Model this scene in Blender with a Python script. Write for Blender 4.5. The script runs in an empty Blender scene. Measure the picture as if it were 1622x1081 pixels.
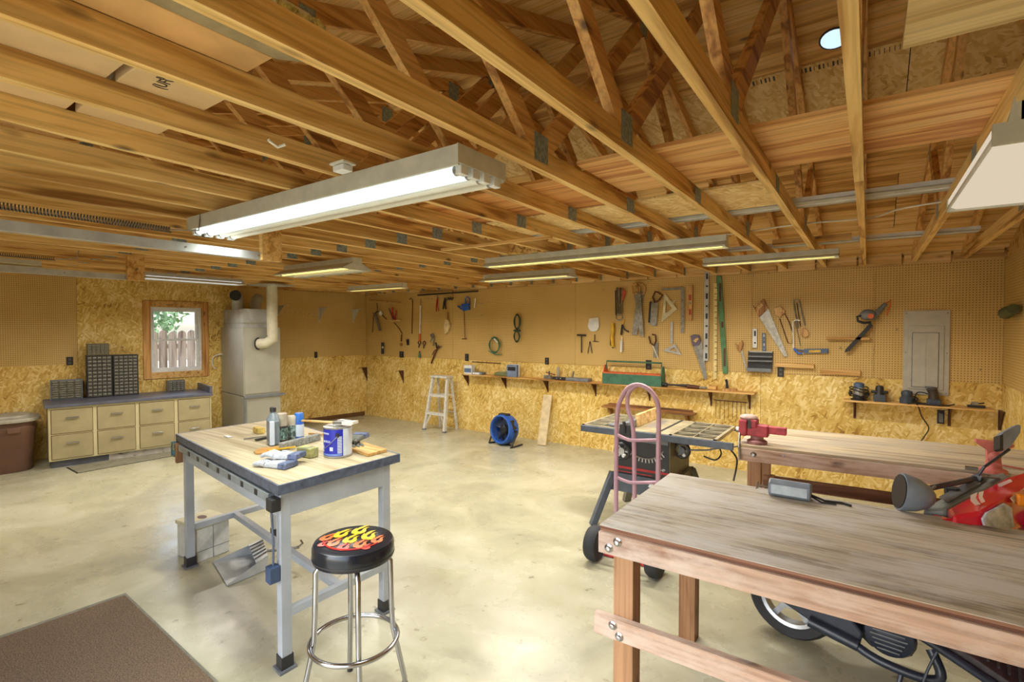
import bpy, math, random
from mathutils import Vector, Matrix
R = math.radians
random.seed(7)
SC = bpy.context.scene
COL = SC.collection
# ---------------------------------------------------------------- camera
YAW, PIT, FPX, CAMH = R(34.98), R(-1.386), 806.0, 1.76
cd = bpy.data.cameras.new('camera'); cam = bpy.data.objects.new('camera', cd); COL.objects.link(cam)
cam.location = (0, 0, CAMH); cam.rotation_euler = (R(90) + PIT, 0, YAW)
cd.sensor_width = 36; cd.lens = 36 * FPX / 1622; cd.clip_start = .05; cd.clip_end = 200
SC.camera = cam
FW = Vector((-math.sin(YAW) * math.cos(PIT), math.cos(YAW) * math.cos(PIT), math.sin(PIT)))
RT = Vector((math.cos(YAW), math.sin(YAW), 0)); UP = RT.cross(FW)
C0 = Vector((0, 0, CAMH))
# ---------------------------------------------------------------- world / light / exposure
wd = bpy.data.worlds.new('world'); SC.world = wd; wd.use_nodes = True
nt = wd.node_tree; bg = nt.nodes['Background']
sky = nt.nodes.new('ShaderNodeTexSky'); sky.sky_type = 'NISHITA'; sky.sun_disc = False
sky.sun_elevation = R(48); sky.sun_rotation = R(200); sky.air_density = 1.0; sky.dust_density = 2.5
nt.links.new(sky.outputs[0], bg.inputs[0]); bg.inputs[1].default_value = 0.34
sd = bpy.data.lights.new('sun', 'SUN'); sd.energy = 1.0; sd.angle = R(3); sd.color = (1, .95, .88)
sun = bpy.data.objects.new('sun', sd); COL.objects.link(sun); sun.rotation_euler = (R(25), R(-28), 0)
SC.view_settings.view_transform = 'Standard'; SC.view_settings.look = 'None'
SC.view_settings.gamma = 1; SC.view_settings.use_curve_mapping = False
SC.view_settings.exposure = 1.6

# ---------------------------------------------------------------- pixel -> point on a real plane
def ray(px, py): return FW + RT * ((px - 811) / FPX) - UP * ((py - 540.5) / FPX)
def atz(px, py, z): d = ray(px, py); return C0 + d * ((z - CAMH) / d.z)
def aty(px, py, y): d = ray(px, py); return C0 + d * (y / d.y)
LWX, LWK = -8.38, .15                        # the left wall runs slightly off square
YA = 6.79
def lwx(y): return LWX - LWK * (YA - y)
def atl(px, py, off=0):
    d = ray(px, py); k = LWX - LWK * YA + off
    return C0 + d * (k / (d.x - LWK * d.y))
# ---------------------------------------------------------------- materials
def lin(c): return tuple(((v / 255) / 12.92 if v / 255 <= .04045 else ((v / 255 + .055) / 1.055) ** 2.4) for v in c)
MATS = {}
def newmat(name):
    m = bpy.data.materials.new(name); m.use_nodes = True
    n = m.node_tree.nodes; return m, n, m.node_tree.links, n['Principled BSDF']
def ramp(n, stops):
    r = n.new('ShaderNodeValToRGB'); e = r.color_ramp.elements
    while len(e) > 1: e.remove(e[-1])
    e[0].position = stops[0][0]; e[0].color = (*lin(stops[0][1]), 1)
    for p, c in stops[1:]:
        x = e.new(p); x.color = (*lin(c), 1)
    return r
def mapped(n, l, scale, rnd=True, rot=(0, 0, 0)):
    tc = n.new('ShaderNodeTexCoord'); mp = n.new('ShaderNodeMapping')
    mp.inputs['Scale'].default_value = scale; mp.inputs['Rotation'].default_value = rot
    l.new(tc.outputs['Object'], mp.inputs[0])
    if rnd:
        oi = n.new('ShaderNodeObjectInfo'); vm = n.new('ShaderNodeVectorMath'); vm.operation = 'SCALE'
        vm.inputs[0].default_value = (17, 31, 23); l.new(oi.outputs['Random'], vm.inputs[3]); l.new(vm.outputs[0], mp.inputs['Location'])
    return mp
def pm(name, rgb, rough=.5, metal=0, var=.12, sc=14, bump=0, emit=0, coat=0, dirt=None):
    if name in MATS: return MATS[name]
    m, n, l, b = newmat(name)
    lo = tuple(v * (1 - var) for v in rgb); hi = tuple(min(255, v * (1 + var * .6)) for v in rgb)
    mp = mapped(n, l, (1, 1, 1)); nz = n.new('ShaderNodeTexNoise'); nz.inputs['Scale'].default_value = sc; nz.inputs['Detail'].default_value = 4
    l.new(mp.outputs[0], nz.inputs['Vector'])
    st = [(.3, lo), (.7, hi)] if dirt is None else [(.25, dirt), (.42, lo), (.75, hi)]
    r = ramp(n, st); l.new(nz.outputs[0], r.inputs[0]); l.new(r.outputs[0], b.inputs['Base Color'])
    b.inputs['Roughness'].default_value = rough; b.inputs['Metallic'].default_value = metal
    if coat: b.inputs['Coat Weight'].default_value = coat
    if emit:
        b.inputs['Emission Color'].default_value = (*lin(rgb), 1); b.inputs['Emission Strength'].default_value = emit
    if bump:
        bp = n.new('ShaderNodeBump'); bp.inputs['Strength'].default_value = bump; bp.inputs['Distance'].default_value = .005
        l.new(nz.outputs[0], bp.inputs['Height']); l.new(bp.outputs[0], b.inputs['Normal'])
    MATS[name] = m; return m
def wood(name, cols, axis='y', fine=1.0, rough=.6, knots=True, shift=.28, worn=None, grain=.32):
    """grain along axis; cols = dark, mid, light"""
    if name in MATS: return MATS[name]
    m, n, l, b = newmat(name)
    s = {'x': (1.1, 16, 16), 'y': (16, 1.1, 16), 'z': (16, 16, 1.1)}[axis]
    mp = mapped(n, l, tuple(v * fine for v in s))
    nz = n.new('ShaderNodeTexNoise'); nz.inputs['Scale'].default_value = 1.0; nz.inputs['Detail'].default_value = 5; nz.inputs['Distortion'].default_value = .6
    l.new(mp.outputs[0], nz.inputs['Vector'])
    wv = n.new('ShaderNodeMath'); wv.operation = 'MULTIPLY'; wv.inputs[1].default_value = 14; l.new(nz.outputs[0], wv.inputs[0])
    sn = n.new('ShaderNodeMath'); sn.operation = 'SINE'; l.new(wv.outputs[0], sn.inputs[0])
    md = n.new('ShaderNodeMath'); md.operation = 'MULTIPLY_ADD'; md.inputs[1].default_value = grain; md.inputs[2].default_value = .5; l.new(sn.outputs[0], md.inputs[0])
    mp2 = mapped(n, l, tuple(v * .12 for v in s)); n2 = n.new('ShaderNodeTexNoise'); n2.inputs['Scale'].default_value = 2; n2.inputs['Detail'].default_value = 3
    l.new(mp2.outputs[0], n2.inputs['Vector'])
    ad = n.new('ShaderNodeMath'); ad.operation = 'MULTIPLY_ADD'; ad.inputs[1].default_value = .9; l.new(n2.outputs[0], ad.inputs[0])
    sb = n.new('ShaderNodeMath'); sb.operation = 'SUBTRACT'; sb.inputs[1].default_value = .45; l.new(md.outputs[0], sb.inputs[0]); l.new(sb.outputs[0], ad.inputs[2])
    oi = n.new('ShaderNodeObjectInfo'); ov = n.new('ShaderNodeMath'); ov.operation = 'MULTIPLY_ADD'; ov.inputs[1].default_value = shift
    l.new(oi.outputs['Random'], ov.inputs[0]); l.new(ad.outputs[0], ov.inputs[2])
    o2 = n.new('ShaderNodeMath'); o2.operation = 'SUBTRACT'; o2.inputs[1].default_value = shift / 2; l.new(ov.outputs[0], o2.inputs[0])
    r = ramp(n, [(.12, cols[0]), (.5, cols[1]), (.9, cols[2])]); l.new(o2.outputs[0], r.inputs[0])
    out = r.outputs[0]
    mf = mapped(n, l, tuple(v * (4.5 if v > 5 else 1.6) for v in s)); nf = n.new('ShaderNodeTexNoise'); nf.inputs['Scale'].default_value = 1; nf.inputs['Detail'].default_value = 3
    l.new(mf.outputs[0], nf.inputs['Vector']); fr_ = ramp(n, [(.38, (150, 140, 128)), (.55, (255, 255, 255))]); l.new(nf.outputs[0], fr_.inputs[0])
    mm_ = n.new('ShaderNodeMixRGB'); mm_.blend_type = 'MULTIPLY'; mm_.inputs[0].default_value = .32; l.new(out, mm_.inputs[1]); l.new(fr_.outputs[0], mm_.inputs[2]); out = mm_.outputs[0]
    if knots:
        k = {'x': (2.2, 6, 6), 'y': (6, 2.2, 6), 'z': (6, 6, 2.2)}[axis]
        mk = mapped(n, l, k); vo = n.new('ShaderNodeTexVoronoi'); vo.inputs['Scale'].default_value = 1; l.new(mk.outputs[0], vo.inputs['Vector'])
        kr = ramp(n, [(.04, (235, 235, 235)), (.12, (0, 0, 0))]); l.new(vo.outputs['Distance'], kr.inputs[0])
        mx = n.new('ShaderNodeMixRGB'); mx.inputs[2].default_value = (*lin(tuple(v * .45 for v in cols[0])), 1)
        l.new(kr.outputs[0], mx.inputs[0]); l.new(out, mx.inputs[1]); out = mx.outputs[0]
    if worn:
        mw = mapped(n, l, {'x': (.9, 2.2, 2.2), 'y': (2.2, .9, 2.2), 'z': (2.2, 2.2, .9)}[axis]); nw = n.new('ShaderNodeTexNoise'); nw.inputs['Scale'].default_value = 2.2; nw.inputs['Detail'].default_value = 9; nw.inputs['Roughness'].default_value = .68
        l.new(mw.outputs[0], nw.inputs['Vector']); wr = ramp(n, [(.42, (0, 0, 0)), (.60, (225, 225, 225))]); l.new(nw.outputs[0], wr.inputs[0])
        mx = n.new('ShaderNodeMixRGB'); mx.inputs[2].default_value = (*lin(worn), 1); l.new(wr.outputs[0], mx.inputs[0]); l.new(out, mx.inputs[1]); out = mx.outputs[0]
    l.new(out, b.inputs['Base Color']); b.inputs['Roughness'].default_value = rough
    bp = n.new('ShaderNodeBump'); bp.inputs['Strength'].default_value = .15; bp.inputs['Distance'].default_value = .002; l.new(md.outputs[0], bp.inputs['Height']); l.new(bp.outputs[0], b.inputs['Normal'])
    MATS[name] = m; return m
def osb(name, cols, flat=False, rough=.6):
    """strand board: elongated chips at three angles; flat = lying in x,y"""
    m, n, l, b = newmat(name)
    tc = n.new('ShaderNodeTexCoord'); sp = n.new('ShaderNodeSeparateXYZ'); l.new(tc.outputs['Object'], sp.inputs[0])
    cb = n.new('ShaderNodeCombineXYZ')
    if flat: l.new(sp.outputs[0], cb.inputs[0]); l.new(sp.outputs[1], cb.inputs[1])
    else:
        a = n.new('ShaderNodeMath'); l.new(sp.outputs[0], a.inputs[0]); l.new(sp.outputs[1], a.inputs[1]); l.new(a.outputs[0], cb.inputs[0]); l.new(sp.outputs[2], cb.inputs[1])
    vals = []
    for i, (ang, sx, sy) in enumerate([(20, 15, 50), (-38, 17, 55), (70, 15, 48)]):
        mp = n.new('ShaderNodeMapping'); mp.vector_type = 'TEXTURE'
        mp.inputs['Rotation'].default_value = (0, 0, R(ang)); mp.inputs['Scale'].default_value = (1 / sx, 1 / sy, 1); mp.inputs['Location'].default_value = (i * 3.3, i, 0)
        l.new(cb.outputs[0], mp.inputs[0]); vo = n.new('ShaderNodeTexVoronoi'); vo.voronoi_dimensions = '2D'; vo.inputs['Scale'].default_value = 1; l.new(mp.outputs[0], vo.inputs['Vector'])
        s = n.new('ShaderNodeSeparateColor'); l.new(vo.outputs['Color'], s.inputs[0]); vals.append((s.outputs[0], s.outputs[1]))
    cur = vals[0][0]
    for v in vals[1:]:
        gt = n.new('ShaderNodeMath'); gt.operation = 'GREATER_THAN'; gt.inputs[1].default_value = .55; l.new(v[1], gt.inputs[0])
        mx = n.new('ShaderNodeMix'); l.new(gt.outputs[0], mx.inputs[0]); l.new(cur, mx.inputs[2]); l.new(v[0], mx.inputs[3]); cur = mx.outputs[0]
    nz = n.new('ShaderNodeTexNoise'); nz.inputs['Scale'].default_value = 2.2; nz.inputs['Detail'].default_value = 5; l.new(cb.outputs[0], nz.inputs['Vector'])
    ad = n.new('ShaderNodeMath'); ad.operation = 'MULTIPLY_ADD'; ad.inputs[1].default_value = .55; l.new(cur, ad.inputs[0]); 
    nn = n.new('ShaderNodeMath'); nn.operation = 'MULTIPLY_ADD'; nn.inputs[1].default_value = .9; nn.inputs[2].default_value = -.23; l.new(nz.outputs[0], nn.inputs[0]); l.new(nn.outputs[0], ad.inputs[2])
    r = ramp(n, [(.05, cols[0]), (.22, cols[1]), (.55, cols[2]), (.9, cols[3])]); l.new(ad.outputs[0], r.inputs[0]); l.new(r.outputs[0], b.inputs['Base Color'])
    b.inputs['Roughness'].default_value = rough
    bp = n.new('ShaderNodeBump'); bp.inputs['Strength'].default_value = .25; bp.inputs['Distance'].default_value = .003; l.new(cur, bp.inputs['Height']); l.new(bp.outputs[0], b.inputs['Normal'])
    MATS[name] = m; return m
def pegboard(name, c0, c1, hole=(70, 45, 12)):
    m, n, l, b = newmat(name)
    tc = n.new('ShaderNodeTexCoord'); sp = n.new('ShaderNodeSeparateXYZ'); l.new(tc.outputs['Object'], sp.inputs[0])
    a = n.new('ShaderNodeMath'); l.new(sp.outputs[0], a.inputs[0]); l.new(sp.outputs[1], a.inputs[1])
    def cell(src):
        q = n.new('ShaderNodeMath'); q.operation = 'MULTIPLY'; q.inputs[1].default_value = 1 / .0254; l.new(src, q.inputs[0])
        fr = n.new('ShaderNodeMath'); fr.operation = 'FRACT'; l.new(q.outputs[0], fr.inputs[0])
        s = n.new('ShaderNodeMath'); s.operation = 'SUBTRACT'; s.inputs[1].default_value = .5; l.new(fr.outputs[0], s.inputs[0])
        p = n.new('ShaderNodeMath'); p.operation = 'POWER'; p.inputs[1].default_value = 2; l.new(s.outputs[0], p.inputs[0]); return p.outputs[0]
    sm = n.new('ShaderNodeMath'); l.new(cell(a.outputs[0]), sm.inputs[0]); l.new(cell(sp.outputs[2]), sm.inputs[1])
    lt = n.new('ShaderNodeMath'); lt.operation = 'LESS_THAN'; lt.inputs[1].default_value = .036; l.new(sm.outputs[0], lt.inputs[0])
    nz = n.new('ShaderNodeTexNoise'); nz.inputs['Scale'].default_value = 1.6; nz.inputs['Detail'].default_value = 5; l.new(tc.outputs['Object'], nz.inputs['Vector'])
    r = ramp(n, [(.3, c0), (.7, c1)]); l.new(nz.outputs[0], r.inputs[0])
    mx = n.new('ShaderNodeMixRGB'); mx.inputs[2].default_value = (*lin(hole), 1); l.new(lt.outputs[0], mx.inputs[0]); l.new(r.outputs[0], mx.inputs[1]); l.new(mx.outputs[0], b.inputs['Base Color'])
    b.inputs['Roughness'].default_value = .5; MATS[name] = m; return m
def concrete():
    m, n, l, b = newmat('concrete')
    tc = n.new('ShaderNodeTexCoord')
    def nz(s, d=6, vec=None, dist=0, rg=.6):
        x = n.new('ShaderNodeTexNoise'); x.inputs['Scale'].default_value = s; x.inputs['Detail'].default_value = d; x.inputs['Distortion'].default_value = dist; x.inputs['Roughness'].default_value = rg
        if vec:
            mp = n.new('ShaderNodeMapping'); mp.inputs['Scale'].default_value = vec; mp.inputs['Rotation'].default_value = (0, 0, R(20)); l.new(tc.outputs['Object'], mp.inputs[0]); l.new(mp.outputs[0], x.inputs['Vector'])
        else: l.new(tc.outputs['Object'], x.inputs['Vector'])
        return x.outputs[0]
    r = ramp(n, [(.3, (150, 147, 126)), (.5, (176, 172, 144)), (.7, (194, 190, 166))]); l.new(nz(1.3, 9, None, .8, .65), r.inputs[0])
    def layer(prev, fac, col, lo, hi, st):
        f = ramp(n, [(lo, (0, 0, 0)), (hi, (st,) * 3)]); l.new(fac, f.inputs[0])
        mx = n.new('ShaderNodeMixRGB'); mx.inputs[2].default_value = (*lin(col), 1); l.new(f.outputs[0], mx.inputs[0]); l.new(prev, mx.inputs[1]); return mx.outputs[0]
    o = layer(r.outputs[0], nz(2.6, 5, None, .3), (146, 130, 88), .56, .76, 150)
    o = layer(o, nz(.9, 7, (1, 2.5, 1), .5), (206, 206, 194), .50, .80, 130)
    o = layer(o, nz(3.2, 8, (1, 2.2, 1), .4), (122, 116, 92), .60, .78, 130)
    o = layer(o, nz(11, 3), (96, 84, 58), .66, .74, 200)
    o = layer(o, nz(34, 2), (84, 76, 56), .72, .76, 190)
    l.new(o, b.inputs['Base Color'])
    rr = ramp(n, [(.35, (118, 118, 118)), (.65, (165, 165, 165))]); l.new(nz(2, 5), rr.inputs[0]); l.new(rr.outputs[0], b.inputs['Roughness'])
    bp = n.new('ShaderNodeBump'); bp.inputs['Strength'].default_value = .12; bp.inputs['Distance'].default_value = .004; l.new(nz(14, 6), bp.inputs['Height']); l.new(bp.outputs[0], b.inputs['Normal'])
    return m
def glassmat():
    m, n, l, b = newmat('window_glass')
    tr = n.new('ShaderNodeBsdfTransparent'); gl = n.new('ShaderNodeBsdfGlossy'); gl.inputs['Roughness'].default_value = .03
    fr = n.new('ShaderNodeFresnel'); fr.inputs[0].default_value = 1.45; mx = n.new('ShaderNodeMixShader')
    l.new(fr.outputs[0], mx.inputs[0]); l.new(tr.outputs[0], mx.inputs[1]); l.new(gl.outputs[0], mx.inputs[2]); l.new(mx.outputs[0], n['Material Output'].inputs[0]); return m
def emis(name, col, s):
    m, n, l, b = newmat(name); e = n.new('ShaderNodeEmission'); e.inputs[0].default_value = (*col, 1); e.inputs[1].default_value = s
    l.new(e.outputs[0], n['Material Output'].inputs[0]); return m

M_FLOOR = concrete(); M_GLASS = glassmat()
M_OSB = osb('strand_board', [(132, 94, 34), (198, 158, 70), (222, 190, 106), (244, 224, 164)])
M_OSBF = osb('strand_board_deck', [(150, 112, 60), (204, 168, 102), (224, 194, 132), (240, 220, 170)], True)
M_PEG = pegboard('pegboard_tan', (198, 164, 92), (214, 180, 112), (104, 74, 30))
M_DECK = wood('plywood_deck', [(186, 136, 70), (230, 184, 108), (242, 208, 146)], 'x', .7, .6)
M_PLY = wood('plywood_pale', [(176, 134, 72), (212, 170, 104), (232, 198, 138)], 'x', .6, .6)
M_CHORD = wood('truss_pine', [(158, 110, 52), (216, 172, 98), (236, 200, 130)], 'y', 1, .55)
M_WEB = wood('web_pine', [(156, 104, 50), (212, 156, 86), (230, 184, 114)], 'y', 1, .55)
M_PLATE = pm('galvanised_plate', (138, 150, 148), .5, .15, .25, 60)
M_GALV = pm('galvanised_sheet', (184, 186, 184), .42, .25, .1, 9)
M_BRK = pm('brown_steel', (92, 54, 38), .5, .2)
M_WPINE = wood('shelf_pine', [(168, 118, 54), (206, 158, 86), (226, 184, 116)], 'x', 1, .6)
M_CASE = wood('casing_pine', [(168, 112, 50), (204, 146, 76), (220, 168, 98)], 'z', 1, .6)
M_WHITE = pm('white_paint', (222, 224, 224), .45, 0, .06)
M_ENAM = pm('fixture_enamel', (200, 200, 188), .4, .1, .05)
M_BLACK = pm('black_plastic', (34, 34, 36), .45, 0, .2)
M_STEEL = pm('tool_steel', (150, 148, 142), .35, .75, .15, 25)
M_CHROME = pm('chrome', (176, 178, 184), .2, 1, .04)
M_GREY = pm('grey_plastic', (112, 116, 120), .45)
M_HANDLE = wood('tool_handle', [(140, 92, 42), (190, 140, 78), (214, 170, 108)], 'z', 1.5, .5, False)
M_RED = pm('red_paint', (176, 40, 44), .45, 0, .12)
M_BLUE = pm('blue_plastic', (46, 94, 190), .4)
M_GREEN = pm('green_metal', (68, 112, 84), .5, .1, .18)
M_RUB = pm('tyre_rubber', (44, 46, 50), .7, 0, .2)
M_YEL = pm('yellow_plastic', (216, 172, 40), .45)
M_BEIGE = pm('cabinet_beige', (206, 196, 152), .45, .1, .04, 5)
M_DKTOP = pm('dark_laminate', (92, 94, 108), .4, 0, .12, 8)
M_ALU = pm('aluminium', (186, 186, 184), .35, .7, .1)
M_CARD = pm('cardboard', (206, 174, 128), .75, 0, .06, 5)
M_TBLUE = pm('bench_grey_paint', (172, 178, 184), .45, 0, .07, 6)
M_TUBE = emis('tube_cool_lit', (.88, 1.0, .96), .5)
M_TUBEY = emis('tube_warm_lit', (1.0, .76, .19), .8)
M_TUBED = emis('tube_dim', (1, .97, .9), .22)
M_DIFF = emis('diffuser_lit', (1.0, .84, .62), .24)
M_TOFF = pm('tube_unlit', (226, 222, 208), .3, 0, .03)
M_TAPE = pm('pale_print', (224, 226, 228), .5, 0, .05)

# ---------------------------------------------------------------- mesh builder
class MB:
    def __init__(s): s.v = []; s.f = []
    def add(s, vs, fs):
        o = len(s.v); s.v += [Vector(v) for v in vs]; s.f += [tuple(i + o for i in f) for f in fs]; return s
    def hexa(s, p): return s.add(p, [(0, 3, 2, 1), (4, 5, 6, 7), (0, 1, 5, 4), (1, 2, 6, 5), (2, 3, 7, 6), (3, 0, 4, 7)])
    def box(s, c, d, rz=0, rx=0, ry=0):
        m = Matrix.Rotation(rz, 3, 'Z') @ Matrix.Rotation(ry, 3, 'Y') @ Matrix.Rotation(rx, 3, 'X'); c = Vector(c)
        return s.hexa([c + m @ Vector((d[0] / 2 * a, d[1] / 2 * b, d[2] / 2 * e)) for a, b, e in [(-1, -1, -1), (1, -1, -1), (1, 1, -1), (-1, 1, -1), (-1, -1, 1), (1, -1, 1), (1, 1, 1), (-1, 1, 1)]])
    def b2(s, p, q): p, q = Vector(p), Vector(q); return s.box((p + q) / 2, [abs(q[i] - p[i]) for i in range(3)])
    def bar(s, p, q, w, h, up=(0, 0, 1)):
        p, q = Vector(p), Vector(q); a = (q - p).normalized(); sd = a.cross(Vector(up)).normalized(); u = sd.cross(a)
        r = []
        for e in (p, q): r += [e - sd * w / 2 - u * h / 2, e + sd * w / 2 - u * h / 2, e + sd * w / 2 + u * h / 2, e - sd * w / 2 + u * h / 2]
        return s.hexa(r)
    def tube(s, path, r, n=8, closed=False, caps=True, flat=None):
        P = [Vector(p) for p in path]; k = len(P); rings = []; prev = None
        for i in range(k):
            a = P[(i + 1) % k] - P[i - 1] if closed else (P[min(i + 1, k - 1)] - P[max(i - 1, 0)])
            if a.length < 1e-9: a = Vector((0, 0, 1))
            a.normalize()
            if prev is None: u = a.orthogonal().normalized()
            else: u = (prev - a * prev.dot(a)); u = u.normalized() if u.length > 1e-6 else a.orthogonal().normalized()
            prev = u; w = a.cross(u); rr = r[i] if isinstance(r, (list, tuple)) else r
            rings.append([P[i] + (u * math.cos(2 * math.pi * j / n) + w * math.sin(2 * math.pi * j / n)) * rr for j in range(n)])
        vs = [v for g in rings for v in g]; fs = []
        for i in range(k if closed else k - 1):
            a, b = i * n, ((i + 1) % k) * n
            fs += [(a + j, a + (j + 1) % n, b + (j + 1) % n, b + j) for j in range(n)]
        if caps and not closed: fs += [tuple(range(n))[::-1], tuple((k - 1) * n + j for j in range(n))]
        return s.add(vs, fs)
    def cyl(s, p, q, r, n=16, r2=None): return s.tube([p, q], [r, r if r2 is None else r2], n)
    def prism(s, poly, vec):
        vec = Vector(vec); k = len(poly); P = [Vector(p) for p in poly]
        return s.add(P + [p + vec for p in P], [tuple(range(k))[::-1], tuple(range(k, 2 * k))] + [(i, (i + 1) % k, k + (i + 1) % k, k + i) for i in range(k)])
    def lathe(s, prof, c, n=24, ax='z', caps=True):
        c = Vector(c); vs = []; fs = []
        for r, h in prof:
            for j in range(n):
                a = 2 * math.pi * j / n; x, y = r * math.cos(a), r * math.sin(a)
                vs.append(c + Vector({'z': (x, y, h), 'y': (x, h, y), 'x': (h, x, y)}[ax]))
        for i in range(len(prof) - 1): fs += [(i * n + j, i * n + (j + 1) % n, (i + 1) * n + (j + 1) % n, (i + 1) * n + j) for j in range(n)]
        if caps: fs += [tuple(range(n))[::-1], tuple((len(prof) - 1) * n + j for j in range(n))]
        return s.add(vs, fs)
    def ball(s, c, r, sc=(1, 1, 1), n=12, m=8):
        c = Vector(c); prof = [(max(math.sin(math.pi * i / m), .02), -math.cos(math.pi * i / m)) for i in range(m + 1)]
        vs = []; fs = []
        for a, h in prof:
            for j in range(n): t = 2 * math.pi * j / n; vs.append(c + Vector((a * math.cos(t) * r * sc[0], a * math.sin(t) * r * sc[1], h * r * sc[2])))
        for i in range(m): fs += [(i * n + j, i * n + (j + 1) % n, (i + 1) * n + (j + 1) % n, (i + 1) * n + j) for j in range(n)]
        fs += [tuple(range(n))[::-1], tuple(m * n + j for j in range(n))]
        return s.add(vs, fs)
    def xf(s, m):
        s.v = [m @ v for v in s.v]; return s
    def build(s, name, mat, parent=None, smooth=False, bev=0, local=False, kind=None):
        org = Vector((0, 0, 0))
        if parent is not None and not local: org = Vector(ORG.get(parent.name, (0, 0, 0)))
        elif parent is None and not local:
            xs = [v.x for v in s.v]; ys = [v.y for v in s.v]; zs = [v.z for v in s.v]
            org = Vector(((min(xs) + max(xs)) / 2, (min(ys) + max(ys)) / 2, min(zs)))
        me = bpy.data.meshes.new(name); me.from_pydata([tuple(v - org) for v in s.v], [], s.f); me.validate()
        import bmesh as bm_
        b = bm_.new(); b.from_mesh(me); bm_.ops.recalc_face_normals(b, faces=b.faces); b.to_mesh(me); b.free()
        me.materials.append(mat)
        if smooth:
            for p in me.polygons: p.use_smooth = True
            try: me.set_sharp_from_angle(angle=R(40))
            except Exception: pass
        o = bpy.data.objects.new(name, me); COL.objects.link(o)
        if parent is not None: o.parent = parent; ORG[o.name] = org
        else: o.location = org; ORG[o.name] = org
        if bev:
            md = o.modifiers.new('bevel', 'BEVEL'); md.width = bev; md.segments = 2; md.limit_method = 'ANGLE'
        if kind: o['kind'] = kind
        return o
ORG = {}
def tag(o, label, cat, group=None):
    o['label'] = label; o['category'] = cat
    if group: o['group'] = group
    return o
def thing(name, label, cat, loc=(0, 0, 0), rz=0, group=None, kind=None):
    o = bpy.data.objects.new(name, None); COL.objects.link(o); o.location = loc; o.rotation_euler = (0, 0, rz); o.empty_display_size = .1
    ORG[o.name] = Vector(loc)
    if kind: o['kind'] = kind
    if label: tag(o, label, cat, group)
    return o
def struct(o): o['kind'] = 'structure'; return o
def copytree(o, parent=None, loc=None, rz=None):
    c = o.copy(); COL.objects.link(c); c.parent = parent
    if loc is not None: c.location = loc
    if rz is not None: c.rotation_euler.z = rz
    for ch in o.children: copytree(ch, c)
    return c
def text(s, size, mat, parent, m, name='lettering', ext=.0008):
    cu = bpy.data.curves.new(name, 'FONT'); cu.body = s; cu.size = size; cu.extrude = ext; cu.align_x = 'CENTER'; cu.align_y = 'CENTER'
    t = bpy.data.objects.new(name + '_t', cu); COL.objects.link(t)
    dg = bpy.context.evaluated_depsgraph_get(); me = bpy.data.meshes.new_from_object(t.evaluated_get(dg)); bpy.data.objects.remove(t)
    me.transform(m); me.materials.append(mat)
    o = bpy.data.objects.new(name, me); COL.objects.link(o); o.parent = parent; return o

def crv(P, m=5):
    P = [Vector(p) for p in P]
    if len(P) < 3: return P
    o = []
    for i in range(len(P) - 1):
        a, b, c, d = P[max(i - 1, 0)], P[i], P[i + 1], P[min(i + 2, len(P) - 1)]
        for j in range(m):
            t_ = j / m; o.append(.5 * ((2 * b) + (c - a) * t_ + (2 * a - 5 * b + 4 * c - d) * t_ ** 2 + (3 * b - a - 3 * c + d) * t_ ** 3))
    return o + [P[-1]]
# ================================================================= SETTING
YB = -.55; XR = 1.08; ZC = 2.457; RY, RZ = 3.13, 3.77
def zs(y): return RZ - abs(y - RY) / 3
# ---- floor
f = MB().prism([(lwx(YA) - .05, YA + .1, -.12), (lwx(YB) - .05, YB - .1, -.12), (XR + .1, YB - .1, -.12), (XR + .1, YA + .1, -.12)], (0, 0, .12)).build('floor', M_FLOOR); struct(f)
g = MB().box((-4, 2, -.22), (60, 60, .16)).build('ground_outside', pm('outside_ground', (158, 160, 140), .9, 0, .2, 3)); struct(g); g.name = 'ground'
# ---- back wall
wall_back = struct(MB().b2((LWX - .3, YA + .012, 0), (XR + .3, YA + .13, 2.52)).build('wall_back', M_WPINE))
seam = [LWX, aty(717, 520, YA).x, aty(911, 520, YA).x, aty(1191, 520, YA).x, aty(1191, 520, YA).x + 1.22, XR]
for a, b in zip(seam[:-1], seam[1:]): MB().b2((a + .002, YA + .002, 1.222), (b - .002, YA + .012, 2.434)).build('pegboard_sheet', M_PEG, wall_back)
x = LWX
while x < XR:
    MB().b2((x + .002, YA, 0), (min(x + 2.44, XR) - .002, YA + .012, 1.219)).build('strand_board_sheet', M_OSB, wall_back); x += 2.44
# strip of yellow board between the joist ends above the pegboard
x = XR
while x > LWX:
    MB().b2((x - .385, YA - .004 - .012, 2.437), (x - .01, YA - .004, 2.56)).build('blocking_board', M_PLY, wall_back); x -= .395
# ---- left wall, with the window hole
wy0, wy1, wz0, wz1 = 3.18, 3.86, 1.09, 2.09
def lbox(y0, y1, z0, z1, o0, o1):
    """box on the left wall: o = distance into the room"""
    return [Vector((lwx(y) + o, y, z)) for z in (z0, z1) for (y, o) in ((y0, o0), (y0, o1), (y1, o1), (y1, o0))]
wl = MB()
for a, b, c, d in [(YB - .1, wy0, 0, 2.5), (wy1, YA + .1, 0, 2.5), (wy0, wy1, 0, wz0), (wy0, wy1, wz1, 2.5)]: wl.hexa(lbox(a, b, c, d, -.12, -.012))
wl.prism([(lwx(YB) - .12, YB - .2, 2.5), (lwx(RY) - .12, RY, RZ), (lwx(YA) - .12, YA + .2, 2.5)], (.1, 0, 0))
wall_left = struct(wl.build('wall_left', M_WPINE))
def lsheet(y0, y1, z0, z1, nm, mt): MB().hexa(lbox(y0 + .002, y1 - .002, z0, z1, -.012, 0)).build(nm, mt, wall_left)
ys = (2.34, 5.07)
def lb(y): return 1.222 + .012 * (YA - y)
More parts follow.
